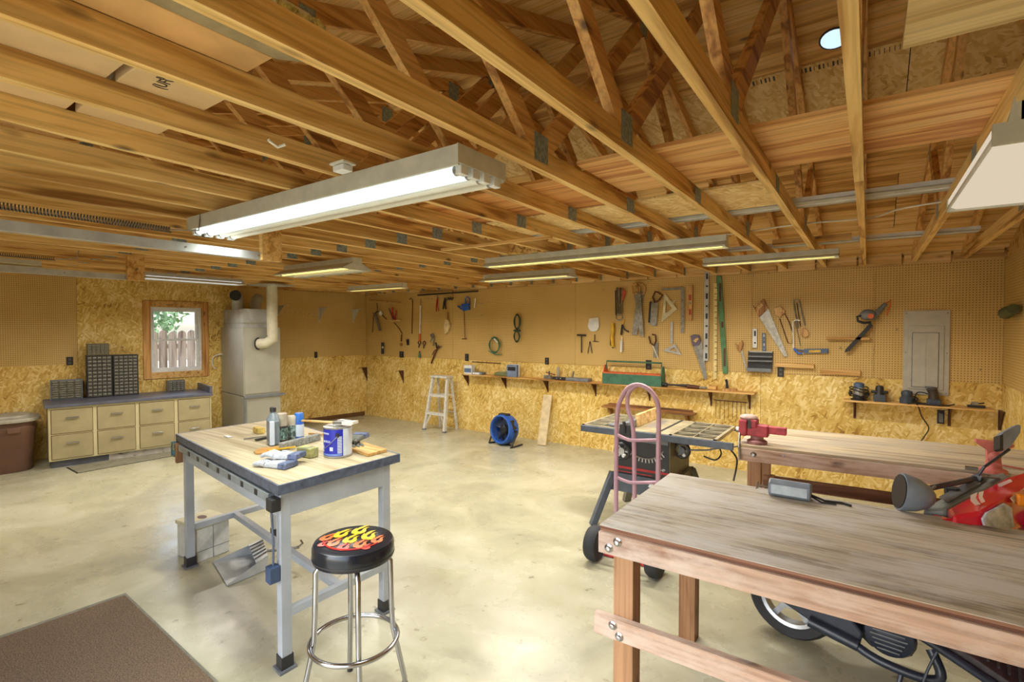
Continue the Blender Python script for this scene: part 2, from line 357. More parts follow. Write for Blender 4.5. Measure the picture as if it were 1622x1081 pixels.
MB().hexa([Vector((lwx(y) + o, y, z)) for zz in (0, 1) for (y, o) in ((YB, -.012), (YB, 0), (ys[0], 0), (ys[0], -.012)) for z in [0 if zz == 0 else 1.262]]).build('strand_board_sheet', M_OSB, wall_left)
lsheet(YB, 1.12, 1.264, 2.52, 'pegboard_sheet', M_PEG); lsheet(1.12, ys[0], 1.264, 2.52, 'pegboard_sheet', M_PEG)
lsheet(ys[0], wy0, 0, 2.52, 'strand_board_sheet', M_OSB); lsheet(wy0, wy1, 0, wz0, 'strand_board_sheet', M_OSB); lsheet(wy0, wy1, wz1, 2.52, 'strand_board_sheet', M_OSB)
lsheet(wy1, 4.4, 0, 2.52, 'strand_board_sheet', M_OSB); lsheet(4.4, YA, 0, 1.226, 'strand_board_sheet', M_OSB); lsheet(4.4, YA, 1.228, 2.46, 'pegboard_sheet', M_PEG)
# loose baseboard strip by the corner
p0, p1 = Vector((lwx(4.9), 4.9, 0)), Vector((lwx(YA - .06), YA - .06, 0))
struct(MB().bar(p0 + Vector((.02, 0, .04)), p1 + Vector((.02, 0, .04)), .02, .08).build('baseboard_left', pm('dark_board', (104, 70, 34), .6)))
# ---- right wall
wall_right = struct(MB().b2((XR + .012, YB, 0), (XR + .12, YA, 2.5)).prism([(XR + .02, YB - .2, 2.5), (XR + .02, RY, RZ), (XR + .02, YA + .2, 2.5)], (.1, 0, 0)).build('wall_right', M_WPINE))
for a in (YA, YA - 2.44, YA - 4.88):
    MB().b2((XR, max(a - 2.438, YB), 1.222), (XR + .012, a, 2.44)).build('pegboard_sheet', M_PEG, wall_right)
    MB().b2((XR, max(a - 2.438, YB), 0), (XR + .012, a, 1.219)).build('strand_board_sheet', M_OSB, wall_right)
# ---- wall behind the camera: closed garage door, plus open doorway added for daylight
wf = MB(); doors = [(-5.87, -3.42), (-2.75, -.3)]; z1 = 2.2
xs = [-9.6] + [v for d in doors for v in d] + [XR + .1]
for i in range(0, len(xs), 2): wf.b2((xs[i], YB - .12, 0), (xs[i + 1], YB, z1))
wf.b2((-9.6, YB - .12, z1), (XR + .1, YB, 2.46))
d1 = thing('door_1', None, None, (-4.65, YB - .03, 0), kind='structure')
for i in range(4): MB().b2((-5.87, YB - .07, .005 + i * .55), (-3.42, YB - .03, .545 + i * .55)).build('door_panel', pm('door_white', (214, 212, 204), .5, 0, .03), d1, bev=.004)
struct(wf.build('wall_front', M_OSB))
# ---- ceiling: deck sheets on roof trusses
ceiling = thing('ceiling', None, None, (-3.6, RY, ZC), kind='structure')
def sheet(x0, x1, y0, y1, mt):
    t = .012
    p = [(x0, y0, zs(y0)), (x1, y0, zs(y0)), (x1, y1, zs(y1)), (x0, y1, zs(y1))]
    MB().prism(p, (0, 0, t)).build('roof_sheet', mt, ceiling)
rows = [(RY, 3.915, M_DECK), (3.92, 4.40, M_OSBF), (4.405, 5.30, M_DECK), (5.305, 6.2, M_DECK), (6.205, 7.1, M_DECK), (2.0, RY, M_DECK), (.86, 1.995, M_DECK), (-.3, .855, M_DECK), (-.85, -.305, M_DECK)]
for i, (a, b, mt) in enumerate(rows):
    x = XR + .3 - (i % 2) * 1.19
    if i % 2: sheet(x + .003, XR + .4, a, b, mt)
    while x > -9.9:
        sheet(x - 2.37, x - .003, a, b, mt); x -= 2.37
    MB().prism([(-10, a - .01, zs(a - .01) + .0125), (XR + .4, a - .01, zs(a - .01) + .0125), (XR + .4, b + .01, zs(b + .01) + .0125), (-10, b + .01, zs(b + .01) + .0125)], (0, 0, .01)).build('roofing_felt', M_BLACK, ceiling)
# trusses
def two(P, Q, w=.089, t=.038): return MB().bar(P, Q, t, w)
tr0 = None
J1, J2, Q1, Q2 = 1.91, 4.35, 1.30, 4.96
def tc_mid(y): return zs(y) - .05
for k in range(0, 26):
    X = .775 - .395 * k - (.03 if k == 2 else 0)
    if X < LWX + .05:
        ym = YA - (LWX - X) / LWK - .03
        if ym < 1: break
        t = thing('roof_truss', None, None, (X, 0, ZC)); t.parent = ceiling; t.location = Vector((X, 0, ZC)) - ceiling.location; t.name = 'roof_truss'
        two((X, -.8, ZC + .0445), (X, ym, ZC + .0445)).build('bottom_chord', M_CHORD, t)
        continue
    if tr0 is None:
        t = thing('roof_truss', None, None, (X, 0, ZC)); t.parent = ceiling; t.location = Vector((X, 0, ZC)) - ceiling.location
        zb = ZC + .0445
        two((X, -.8, zb), (X, 2.93, zb)).build('bottom_chord', M_CHORD, t)
        two((X, 2.932, zb), (X, YA - .02, zb)).build('bottom_chord', M_CHORD, t)
        two((X, -.8, zs(-.8) - .047), (X, RY, RZ - .047)).build('top_chord', M_WEB, t)
        two((X, 7.05, zs(7.05) - .047), (X, RY, RZ - .047)).build('top_chord', M_WEB, t)
        for j, q, s in ((J1, Q1, -1), (J2, Q2, 1)):
            two((X, j + s * .03, ZC + .09), (X, q, zs(q) - .1)).build('web', M_WEB, t)
            two((X, j - s * .03, ZC + .09), (X, RY + s * .04, RZ - .14)).build('web', M_WEB, t)
        for (y, z, w, h) in [(J1, ZC + .09, .11, .12), (J2, ZC + .09, .11, .12), (2.93, ZC + .045, .11, .08), (RY, RZ - .1, .12, .13), (Q1, zs(Q1) - .08, .08, .1), (Q2, zs(Q2) - .08, .08, .1)]:
            MB().b2((X - .021, y - w / 2, z - h / 2), (X - .0192, y + w / 2, z + h / 2)).b2((X + .0192, y - w / 2, z - h / 2), (X + .021, y + w / 2, z + h / 2)).build('gusset_plate', M_PLATE, t)
        MB().b2((X + .0192, 6.70, ZC + .002), (X + .0215, YA - .022, ZC + .1)).build('hurricane_tie', M_PLATE, t)
        tr0 = t
    else:
        copytree(tr0, ceiling, Vector((X, 0, ZC)) - ceiling.location)
b = MB(); rr = random.Random(9)
for X_ in (-.85, -.45, -.02):
    for i in range(12):
        x = X_ + i * .026; y = 3.96; w_ = rr.choice((.004, .008, .012)); b.prism([(x, y - .02, zs(y - .02) - .001), (x + w_, y - .02, zs(y - .02) - .001), (x + w_, y + .02, zs(y + .02) - .001), (x, y + .02, zs(y + .02) - .001)], (0, 0, -.0008))
b.build('ink_stamp', M_BLACK, ceiling, kind='stuff')
# vent hood hole in the deck
c = Vector((-.195, 3.76, zs(3.76) - .004)); nrm = Vector((0, 1, 3)).normalized()
rot = Matrix.Rotation(-math.atan(1 / 3), 4, 'X')
vm = MB(); n = 20
vm.lathe([(.075, -.004), (.085, -.004), (.085, .003), (.075, .003)], (0, 0, 0), n, 'z', False).xf(Matrix.Translation(c) @ rot)
rv = vm.build('roof_vent', M_BLACK); tag(rv, 'round roof vent opening in the plywood roof deck, pale blue inside', 'vent')
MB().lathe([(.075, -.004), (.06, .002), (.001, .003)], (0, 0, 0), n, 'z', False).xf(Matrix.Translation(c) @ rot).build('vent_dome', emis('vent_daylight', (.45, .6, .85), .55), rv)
# ---- outside: fence, hedge
fx = lambda y: lwx(y) - 3.0
fence = thing('picket_fence', 'weathered grey wooden picket fence with rounded tops outside the window', 'fence', (fx(3), 3, 0))
for i in range(40):
    y = 1.2 + i * .165; w = .15; x = fx(y); zt = 1.72 + .015 * math.sin(i * 2.1)
    pts = [(x, y, 0), (x, y + w, 0), (x, y + w, zt - .05), (x, y + w * .8, zt - .012), (x, y + w * .5, zt), (x, y + w * .2, zt - .012), (x, y, zt - .05)]
    MB().prism(pts, (-.02, 0, 0)).build('picket', wood('weathered_fence', [(128, 118, 116), (172, 164, 162), (206, 200, 198)], 'z', .6, .8), fence)
for z in (.4, 1.4): MB().bar((fx(1.2) - .05, 1.2, z), (fx(7.7) - .05, 7.7, z), .04, .09).build('rail', MATS['weathered_fence'], fence)
M_LEAF = pm('leaf_green', (104, 136, 92), .7, 0, .35, 4); M_LEAF2 = pm('leaf_pale', (158, 178, 126), .7, 0, .3, 4)
def bush(cx, cy, cz, rx, rz_, n, mt, label):
    b = MB(); rr = random.Random(int(cx * 10 + cy * 77))
    for i in range(n):
        a, e, q = rr.uniform(0, 6.28), rr.uniform(-1, 1), rr.uniform(.55, 1) ** .5
        s = math.sqrt(1 - e * e); p = Vector((cx + rx * q * s * math.cos(a), cy + rx * q * s * math.sin(a), cz + rz_ * q * e))
        u = Vector((rr.uniform(-1, 1), rr.uniform(-1, 1), rr.uniform(-1, 1))).normalized(); w = u.orthogonal().normalized(); L = rr.uniform(.06, .13)
        b.add([p - u * L, p + w * L * .5, p + u * L, p - w * L * .5], [(0, 1, 2, 3)])
    t = thing('tree', label, 'tree', (cx, cy, 0)); b.build('foliage', mt, t, kind='stuff'); MB().cyl((cx, cy, 0), (cx, cy, cz), .09, 8).build('trunk', M_BRK, t)
bush(-17.5, 5.0, 2.6, 2.2, 1.7, 2600, M_LEAF, 'dark green tree behind the fence, left in the window')
bush(-17.0, 9.6, 2.8, 1.9, 1.7, 2200, M_LEAF2, 'pale green tree behind the fence, right in the window')

# ================================================================= WINDOW
win = thing('window_1', None, None, (lwx(3.5), 3.52, wz0), kind='structure')
def L(y0, y1, z0, z1, o0, o1, name, mt, par, bev=0): return MB().hexa(lbox(y0, y1, z0, z1, o0, o1)).build(name, mt, par, bev=bev)
cw = .095
L(wy0 - cw, wy0, wz0 - cw, wz1 + cw, 0, .02, 'casing', M_CASE, win); L(wy1, wy1 + cw, wz0 - cw, wz1 + cw, 0, .02, 'casing', M_CASE, win)
L(wy0, wy1, wz1, wz1 + cw, 0, .02, 'casing', M_WPINE, win); L(wy0, wy1, wz0 - cw, wz0, 0, .02, 'casing', M_WPINE, win)
def frame(y0, y1, z0, z1, w, o0, o1, name):
    b = MB(); b.hexa(lbox(y0, y0 + w, z0, z1, o0, o1)); b.hexa(lbox(y1 - w, y1, z0, z1, o0, o1)); b.hexa(lbox(y0 + w, y1 - w, z0, z0 + w, o0, o1)); b.hexa(lbox(y0 + w, y1 - w, z1 - w, z1, o0, o1)); return b.build(name, M_WHITE, win)
frame(wy0, wy1, wz0, wz1, .035, -.1, -.01, 'window_frame')
zm = 1.585
frame(wy0 + .035, wy1 - .035, zm - .015, wz1 - .035, .03, -.085, -.06, 'upper_sash'); frame(wy0 + .035, wy1 - .035, wz0 + .035, zm + .015, .03, -.055, -.03, 'lower_sash')
L(wy0 + .065, wy1 - .065, zm + .015, wz1 - .065, -.074, -.07, 'pane', M_GLASS, win); L(wy0 + .065, wy1 - .065, wz0 + .065, zm - .015, -.044, -.04, 'pane', M_GLASS, win)
MB().hexa(lbox(3.5, 3.56, zm + .015, zm + .03, -.05, -.02)).build('latch', M_WHITE, win)

# ================================================================= BACK WALL: things hung on the pegboard
def W(px, py, off=.015): return aty(px, py, YA - off)
def flat(pts, name, mt, parent=None, off=.012, t=.01, bev=0): return MB().prism([W(x, y, off) for x, y in pts], (0, -t, 0)).build(name, mt, parent, bev=bev)
def rod(pts, r, name, mt, parent=None, off=.02, n=8, smooth=True, closed=False): return MB().tube([W(*p[:2], p[2] if len(p) > 2 else off) for p in pts], r, n, closed).build(name, mt, parent, smooth=smooth)
def hang(name, label, cat, px, py, group=None): return thing(name, label, cat, W(px, py, .012), 0, group)
def outlet(px0, py0, px1, py1, label, grp='black outlet plates'):
    a, b = W(px0, py1, 0), W(px1, py0, 0); t = thing('wall_outlet', label, 'outlet', a, 0, grp)
    MB().b2((a.x, YA - .008, a.z), (b.x, YA, b.z)).build('cover_plate', M_BLACK, t, bev=.002)
    for k in (.28, .72):
        z = a.z + (b.z - a.z) * k; x = (a.x + b.x) / 2
        MB().b2((x - .014, YA - .0105, z - .014), (x + .014, YA - .008, z + .014)).build('socket', pm('socket_grey', (84, 82, 80), .4), t)
    return t
outlet(633, 557, 639.5, 566.5, 'small dark outlet plate on the pegboard nearest the left corner, above the second empty bracket')
outlet(737, 561, 742.5, 572, 'dark outlet plate above the small box at the left end of the long shelf')
outlet(863.5, 567, 869.5, 577.5, 'dark outlet plate above the clamp lying on the long shelf')
outlet(1023, 571, 1032, 585.5, 'dark outlet plate behind the handle of the green toolbox')
outlet(1231.5, 582, 1242, 597, 'dark outlet plate under the short pine ledge right of the black wall rack')
o_ = thing('wall_outlet', 'dark outlet plate on the left wall pegboard right of the furnace', 'outlet', atl(501, 572)); 
def lbp(px0, py0, px1, py1, t, name, mt, par, off=0): # plate on the left wall
    a, b = atl(px0, py1), atl(px1, py0); return MB().hexa(lbox(a.y, b.y, a.z, b.z, off, off + t)).build(name, mt, par)
lbp(498, 557.5, 502.5, 567.5, .008, 'cover_plate', M_BLACK, o_)
o_ = thing('wall_outlet', 'dark outlet plate on the left wall beside the tall drawer cabinets', 'outlet', atl(110, 579))
lbp(105, 565.5, 115.5, 579, .008, 'cover_plate', M_BLACK, o_)
for k in (0, 1): lbp(108, 568 + k * 5.5, 112.5, 571.5 + k * 5.5, .003, 'socket', MATS['socket_grey'], o_, .008)

# --- shelves and brackets
def bracket(px, ptop, pbot, d, label, grp='brown shelf brackets'):
    a = W(px, ptop, 0); zb = W(px, pbot, 0).z; w = .02
    t = thing('shelf_bracket', label, 'bracket', a, 0, grp)
    MB().b2((a.x - w / 2, YA - .006, zb), (a.x + w / 2, YA, a.z)).build('wall_leg', M_BRK, t)
    MB().b2((a.x - w / 2, YA - d, a.z - .006), (a.x + w / 2, YA, a.z)).build('shelf_arm', M_BRK, t)
    MB().prism([(a.x - .002, YA - .004, zb + .02), (a.x - .002, YA - .004, a.z - .004), (a.x - .002, YA - d * .8, a.z - .004)], (.004, 0, 0)).build('brace', M_BRK, t)
def shelf_label(i, what): return what
SH = .20
s0, s1 = aty(727, 592, YA - SH), aty(1188, 622, YA - SH)
zsH = .99
shelf = tag(MB().b2((-5.62, YA - SH, zsH - .018), (-1.10, YA - .002, zsH)).build('wall_shelf', M_WPINE, bev=.002), 'long pine shelf board carrying the green toolbox on the back wall', 'shelf')
zs2 = .985
tag(MB().b2((-.21, YA - SH, zs2 - .018), (1.0, YA - .002, zs2)).build('wall_shelf', M_WPINE, bev=.002), 'shorter pine shelf board carrying the sanders below the grey breaker panel', 'shelf')
for px, b, lab in [(742, 617, 'brown bracket under the left end of the long shelf, beside the stepladder'), (801.6, 624, 'brown bracket of the long shelf above the blue fan'), (868, 624, 'brown bracket of the long shelf above the leaning board'), (944, 636, 'brown bracket of the long shelf between the leaning board and the hand truck'),
                   (1029.5, 643, 'brown bracket of the long shelf above the table saw'), (1127, 650, 'brown bracket of the long shelf left of the hanging wires'), (1188, 656, 'brown bracket at the right end of the long shelf')]:
    a = W(px, 600, 0)
    t = thing('shelf_bracket', lab, 'bracket', (a.x, YA, zsH - .02), 0, 'brown brackets under the long shelf'); zt = zsH - .0185; zb = zt - .2
    MB().b2((a.x - .01, YA - .006, zb), (a.x + .01, YA, zt)).build('wall_leg', M_BRK, t)
    MB().b2((a.x - .01, YA - .18, zt - .006), (a.x + .01, YA, zt)).build('shelf_arm', M_BRK, t)
    MB().prism([(a.x - .004, YA - .006, zb + .02), (a.x - .004, YA - .006, zt - .006), (a.x - .004, YA - .15, zt - .006)], (.008, 0, 0)).build('brace', M_BRK, t)
for px, lab in [(1354, 'brown bracket under the left end of the sander shelf'), (1504, 'brown bracket in the middle of the sander shelf, right of the charger'), (1584, 'brown bracket at the right end of the sander shelf')]:
    a = W(px, 645, 0); t = thing('shelf_bracket', lab, 'bracket', (a.x, YA, zs2 - .02), 0, 'brown brackets under the sander shelf'); zt = zs2 - .0185; zb = zt - .2
    MB().b2((a.x - .012, YA - .006, zb), (a.x + .012, YA, zt)).build('wall_leg', M_BRK, t)
    MB().b2((a.x - .012, YA - .18, zt - .006), (a.x + .012, YA, zt)).build('shelf_arm', M_BRK, t)
    MB().prism([(a.x - .004, YA - .006, zb + .02), (a.x - .004, YA - .006, zt - .006), (a.x - .004, YA - .15, zt - .006)], (.008, 0, 0)).build('brace', M_BRK, t)
# empty brackets near the left corner
for px, p0, p1, lab in [(580.5, 582, 603, 'empty brown shelf bracket right in the left corner'), (639, 587, 607, 'empty brown shelf bracket on the strand board left of the stepladder')]:
    a = W(px, p0, 0); zb = W(px, p1, 0).z; t = thing('shelf_bracket', lab, 'bracket', a, 0, 'empty brown brackets')
    x = max(a.x, LWX + .02)
    MB().b2((x - .01, YA - .006, zb), (x + .01, YA, a.z)).build('wall_leg', M_BRK, t)
    MB().b2((x - .01, YA - .2, a.z - .006), (x + .01, YA, a.z)).build('shelf_arm', M_BRK, t)
    MB().prism([(x - .003, YA - .006, zb + .02), (x - .003, YA - .006, a.z - .006), (x - .003, YA - .12, a.z - .006)], (.006, 0, 0)).build('brace', M_BRK, t)
# white brackets on the left wall
for px, p0, p1, lab in [(505, 488, 511, 'white metal shelf bracket in the middle of the left wall pegboard'), (559, 490, 511, 'white metal shelf bracket on the left wall near the corner'), (440.5, 484, 500, 'white metal shelf bracket half hidden by the furnace exhaust pipe')]:
    a = atl(px, p0); zb = atl(px, p1).z; t = thing('shelf_bracket', lab, 'bracket', a, 0, 'white brackets on the left wall')
    MB().hexa(lbox(a.y - .012, a.y + .012, zb, a.z, 0, .006)).build('wall_leg', M_ENAM, t)
    MB().hexa(lbox(a.y - .012, a.y + .012, a.z - .008, a.z, 0, .3)).build('shelf_arm', M_ENAM, t)
    MB().prism([(lwx(a.y) + .006, a.y - .003, zb + .01), (lwx(a.y) + .006, a.y - .003, a.z - .008), (lwx(a.y) + .2, a.y - .003, a.z - .008)], (0, .006, 0)).build('brace', M_ENAM, t)
for i in range(7):
    p = atl(452 + i * 7.5 if i else 450, 495 + i * .5, .012); tag(MB().tube([p - Vector((.02, 0, 0)), p + Vector((.02, 0, 0)), p + Vector((.035, 0, .02))], .003, 6).build('peg_hook', M_STEEL), 'small metal peg hook on the left wall, ' + ['nearest', 'second from', 'third from', 'fourth from', 'fifth from', 'sixth from', 'last of its row from'][i] + ' the furnace', 'hook', 'row of empty peg hooks on the left wall')

# --- left part of the back wall
t = hang('hanging_tube', 'long pale tube hung level high on the pegboard in the left corner', 'tube', 609, 479)
rod([(584, 475.5), (634, 480)], .012, 'tube', M_HANDLE, t, .04)
t = hang('caulking_gun', 'dark caulking gun with a grey cartridge hanging in the left corner', 'caulking gun', 597, 500)
rod([(594, 497), (602, 524)], .028, 'cartridge', M_STEEL, t, .05, 12); rod([(597, 480), (598, 492), (592, 499), (590, 527)], .007, 'handle', M_BLACK, t, .04); rod([(591, 497), (600, 494), (603, 500)], .009, 'frame', M_BLACK, t, .05)
t = hang('lamp_clamp', 'small pale clamp lamp head beside the caulking gun', 'lamp', 606, 500)
MB().lathe([(.012, 0), (.05, -.05), (.045, -.05), (.01, 0)], W(606, 497, .03), 14, 'y').build('shade', M_TOFF, t, smooth=True); rod([(605, 499), (612, 506)], .008, 'arm', M_BLACK, t)
t = hang('tin_snips', 'pair of tin snips with red grips hanging near the left corner', 'snips', 624, 500)
rod([(616, 489), (624, 509)], .016, 'handle', M_STEEL, t, .04); rod([(622, 487), (621, 498), (627, 508)], .013, 'red_grip', M_RED, t, .05); rod([(628, 492), (625, 507)], .012, 'red_grip', M_RED, t, .04)
t = hang('wooden_scraper', 'pale wooden scraper laid level under the red snips', 'scraper', 625, 509)
flat([(615, 508.5), (634, 506.5), (636, 509), (616, 511)], 'bar', M_PLY, t, .05, .015); rod([(624, 511), (632, 520), (637, 529)], .008, 'handle', M_BRK, t, .04)
t = hang('hand_drill', 'small rusty hand drill with a ring handle hanging near the left corner', 'drill', 636, 540)
rod([(636, 530), (635.5, 541)], .012, 'shaft', M_BRK, t, .035); MB().tube([W(635.5, 546, .035) + Vector((math.cos(a) * .025, 0, math.sin(a) * .025)) for a in [i * .628 for i in range(10)]], .007, 6, True).build('ring', pm('rust_red', (130, 66, 48), .5, .3), t)
t = hang('flashlight', 'black flashlight with a chrome band hanging above the first outlet', 'flashlight', 606, 553)
rod([(606, 543), (606, 561)], .028, 'body', M_BLACK, t, .04, 12); rod([(606.5, 549), (606.5, 552)], .031, 'band', M_CHROME, t, .04, 12)
t = hang('metal_rod', 'tall dark metal rod with a hooked top on the pegboard', 'rod', 652, 500)
rod([(649, 474), (651, 472.5), (653.5, 476), (652.5, 529)], .007, 'rod', M_BLACK, t)
t = hang('pickup_tool', 'long white pickup grabber with an orange end standing out of the pegboard', 'grabber', 666, 500)
rod([(666.3, 474), (666, 484)], .005, 'hook', M_STEEL, t); rod([(666, 484), (665, 529)], .012, 'white_shaft', M_WHITE, t, .03); rod([(665, 529), (664.5, 541)], .02, 'orange_end', pm('orange', (206, 98, 36), .5), t, .03)
t = hang('small_knife', 'small black handled knife hanging under the hooked rod', 'knife', 646, 542)
flat([(644.5, 538), (648, 538), (648, 547), (645.5, 547)], 'handle', M_BLACK, t, .012, .02); rod([(647, 536), (647, 538)], .004, 'loop', M_STEEL, t)
for i, (x, y) in enumerate([(664.5, 546), (672, 547)]):
    t = hang('hose_clamp', ['small dark ring clamp right below the orange grabber end', 'small dark ring clamp hanging second from the grabber, beside the pliers'][i], 'clamp', x, y)
    MB().tube([W(x, y - 3, .03) + Vector((math.cos(a) * .035, 0, math.sin(a) * .035)) for a in [j * .628 for j in range(10)]], .009, 6, True).build('ring', M_BRK, t)
    rod([(x, y), (x - 1.5, y + 5)], .01, 'screw', M_BLACK, t)
t = hang('pliers', 'grey jawed pliers hanging left of the wooden shears', 'pliers', 685, 538)
rod([(685, 529), (687, 537), (686, 548)], .015, 'handle', M_STEEL, t, .03); rod([(687, 532), (681, 542)], .008, 'handle', M_STEEL, t, .04); flat([(682, 531), (686, 528), (689, 533), (686, 537)], 'jaw', M_STEEL, t, .03, .02)
t = hang('hedge_shears', 'open shears with dark wooden handles reaching down onto the strand board', 'shears', 690, 555)
rod([(695, 548), (689, 560), (683, 576)], .013, 'handle', M_BRK, t, .03); rod([(698, 549), (688, 556), (685, 562)], .009, 'handle', M_BRK, t, .04); rod([(690, 543), (692, 552)], .014, 'blade', M_BLACK, t, .04); rod([(690, 551), (700, 549)], .008, 'blade', M_STEEL, t, .03)
t = hang('spray_bottle', 'tiny green bottle hooked below the ring clamps', 'bottle', 664.5, 563)
MB().lathe([(.02, 0), (.024, .03), (.018, .08), (.008, .1), (.008, .12)], W(664.5, 567, .03), 12).build('body', M_GREEN, t, smooth=True); rod([(664.5, 559), (664.5, 556.5)], .011, 'cap', M_BLACK, t, .03)
t = hang('black_pipe', 'long black pipe hung level across the top of the pegboard', 'pipe', 709, 464)
rod([(662, 468), (757, 461.5)], .014, 'pipe', M_BLACK, t, .05, 10); rod([(717, 460), (717, 468)], .006, 'hook', M_RED, t, .05)
t = hang('bolt_pliers', 'red handled pliers hanging high left of the whisk brush', 'pliers', 692, 480)
rod([(693, 471), (691, 484), (691, 494)], .01, 'red_grip', M_RED, t, .03); rod([(693.5, 473), (693, 485), (695, 493)], .009, 'red_grip', M_RED, t, .04); rod([(692, 469), (694, 473)], .012, 'jaw', M_STEEL, t, .03)
t = hang('pliers', 'dark slip joint pliers hanging right of the red handled pliers', 'pliers', 704, 482)
rod([(705, 472), (703, 480), (702, 490)], .014, 'handle', M_BLACK, t, .03); rod([(706, 474), (705, 482), (706.5, 490)], .012, 'handle', M_BLACK, t, .04)
t = hang('pipe_fittings', 'row of dark socket wrenches strung under the black pipe', 'wrench', 713, 473)
for i in range(3): rod([(708 + i * 3.6, 475), (710.5 + i * 3.6, 472)], .016, 'socket', M_BLACK, t, .03, 8)
t = hang('whisk_brush', 'cream bristle whisk brush with a wooden handle hanging on the pegboard', 'brush', 709, 510)
rod([(709, 494), (709, 507)], .013, 'handle', M_HANDLE, t, .03); flat([(707, 507), (711, 507), (714, 515), (711, 526), (707, 530), (705, 518)], 'bristles', pm('cream_bristle', (220, 200, 146), .8), t, .015, .035)
t = hang('bar_clamp', 'blue bar clamp with a long thin red bar hanging on the pegboard', 'clamp', 737, 490)
flat([(733, 482), (744, 481), (745, 491), (735, 493)], 'clamp_body', M_BLUE, t, .02, .04); rod([(736, 487), (725, 485.5), (731, 490), (736, 489)], .012, 'handle', M_BLUE, t, .04)
MB().tube([W(738, 483, .04), W(737, 474, .04), W(740, 470, .04), W(744, 473, .04), W(744, 483, .04)], .01, 8).build('loop', M_BLUE, t); rod([(735, 492), (736.5, 536)], .006, 'bar', M_BRK, t, .03); rod([(732, 537), (739, 537)], .008, 'foot', M_BRK, t, .03)
t = hang('oil_can', 'small pale slim oil tube hanging right of the blue bar clamp', 'tube', 752, 478)
rod([(753, 473), (751.5, 488)], .014, 'tube', M_TOFF, t, .03); rod([(757, 480), (767, 481)], .003, 'hook', M_STEEL, t)
t = hang('garden_hose', 'coil of thin green hose hung on the pegboard above the blue fan', 'hose', 783, 548)
for s in range(3):
    MB().tube([W(783, 547, .03 + s * .012) + Vector((math.cos(a) * (.095 + .008 * s), 0, math.sin(a) * (.135 - .01 * s))) for a in [i * .3142 for i in range(20)]], .008, 6, True).build('coil', M_GREEN, t)
rod([(774, 556), (784, 562), (795, 561.5)], .008, 'loose_end', M_GREEN, t, .04); rod([(783, 537), (788, 543)], .014, 'nozzle', M_TOFF, t, .06)
t = hang('extension_cord', 'tied hank of dark green cord hanging right of the coiled hose', 'cord', 819, 520)
M_DGR = pm('dark_green_cord', (52, 70, 46), .6)
for s in range(3):
    MB().tube([W(819, 510, .03 + s * .012) + Vector((math.cos(a) * (.045 + .008 * s), 0, math.sin(a) * (.125 - .01 * s))) for a in [i * .3142 for i in range(20)]], .009, 6, True).build('coil', M_DGR, t)
    MB().tube([W(818.5, 533, .03 + s * .012) + Vector((math.cos(a) * (.045 + .006 * s), 0, math.sin(a) * (.095 - .01 * s))) for a in [i * .3142 for i in range(20)]], .008, 6, True).build('coil', M_DGR, t)
rod([(814, 524), (824, 524)], .016, 'wrap', M_DGR, t, .05)
t = hang('thin_rod', 'thin reddish rod resting level on the strand board edge', 'rod', 770, 575); rod([(748, 573.5), (793, 576)], .007, 'rod', M_BRK, t, .012)
t = hang('paper_gauge', 'round white plastic gauge disc hanging alone on the pegboard', 'gauge', 941, 514)
MB().lathe([(.085, 0), (.09, -.01), (.05, -.025), (.01, -.03)], W(940.5, 516, .015), 20, 'y').build('disc', M_WHITE, t, smooth=True); flat([(933, 505), (948, 503), (949, 512), (933, 514)], 'backing', M_TOFF, t, .012, .004)
def hammer(x, y0, y1, hw, label, nm='hammer'):
    t = hang(nm, label, nm, x, y0); rod([(x, y0 + 1), (x, y1)], .009, 'handle', M_BLACK, t, .03); rod([(x - hw, y0), (x + hw, y0 + .4)], .013, 'head', M_BLACK, t, .03)
hammer(921, 531, 559, 7, 'small black tack hammer hanging head up beside the dividers')
t = hang('dividers', 'pair of dark open dividers hanging right of the tack hammer', 'dividers', 934, 550)
rod([(934.5, 541), (931, 560)], .006, 'leg', M_BLACK, t); rod([(934.5, 541), (938, 560)], .006, 'leg', M_BLACK, t)
t = hang('small_caliper', 'little dark caliper hanging above the dividers', 'caliper', 943, 535); rod([(942, 530), (942, 541)], .006, 'beam', M_BLACK, t); rod([(939, 541), (948, 541.5)], .005, 'jaw', M_BLACK, t)
t = hang('yellow_level', 'bent yellow plastic tube tool with a black tip on the pegboard', 'tool', 969, 530)
MB().tube([W(970, 512, .035), W(971, 524, .04), W(969, 534, .04), W(971, 550, .035)], .026, 10).build('body', M_YEL, t, smooth=True); rod([(967, 530), (967, 546), (971, 551.5)], .01, 'black_edge', M_BLACK, t, .02)
t = hang('wrench_bundle', 'bundle of long steel wrenches with a red one hanging high on the pegboard', 'wrenches', 981, 480)
for i, (xa, xb) in enumerate([(977, 979), (980, 981), (983, 983), (986, 984)]): rod([(xa, 456), (xb, 497)], .012, 'wrench', M_STEEL if i % 2 else M_CHROME, t, .03 + .012 * (i % 2), 6)
flat([(985, 456), (992, 463), (987, 478)], 'red_handle', pm('orange_red', (196, 84, 54), .5), t, .03, .02); MB().tube([W(981, 503, .04) + Vector((math.cos(a) * .05, 0, math.sin(a) * .04)) for a in [i * .524 for i in range(12)]], .008, 6, True).build('ring', M_STEEL, t)
rod([(975, 460), (976, 500)], .01, 'wrench', M_BLACK, t, .03)
t = hang('locking_pliers', 'dark locking pliers hanging below the wrench bundle', 'pliers', 985, 522)
rod([(986, 514), (985, 520), (984, 531)], .014, 'handle', M_BLACK, t, .03); rod([(986, 517), (990, 523), (996, 526)], .011, 'handle', M_BLACK, t, .03); rod([(988, 507), (986, 515)], .01, 'jaw', M_YEL, t, .03)
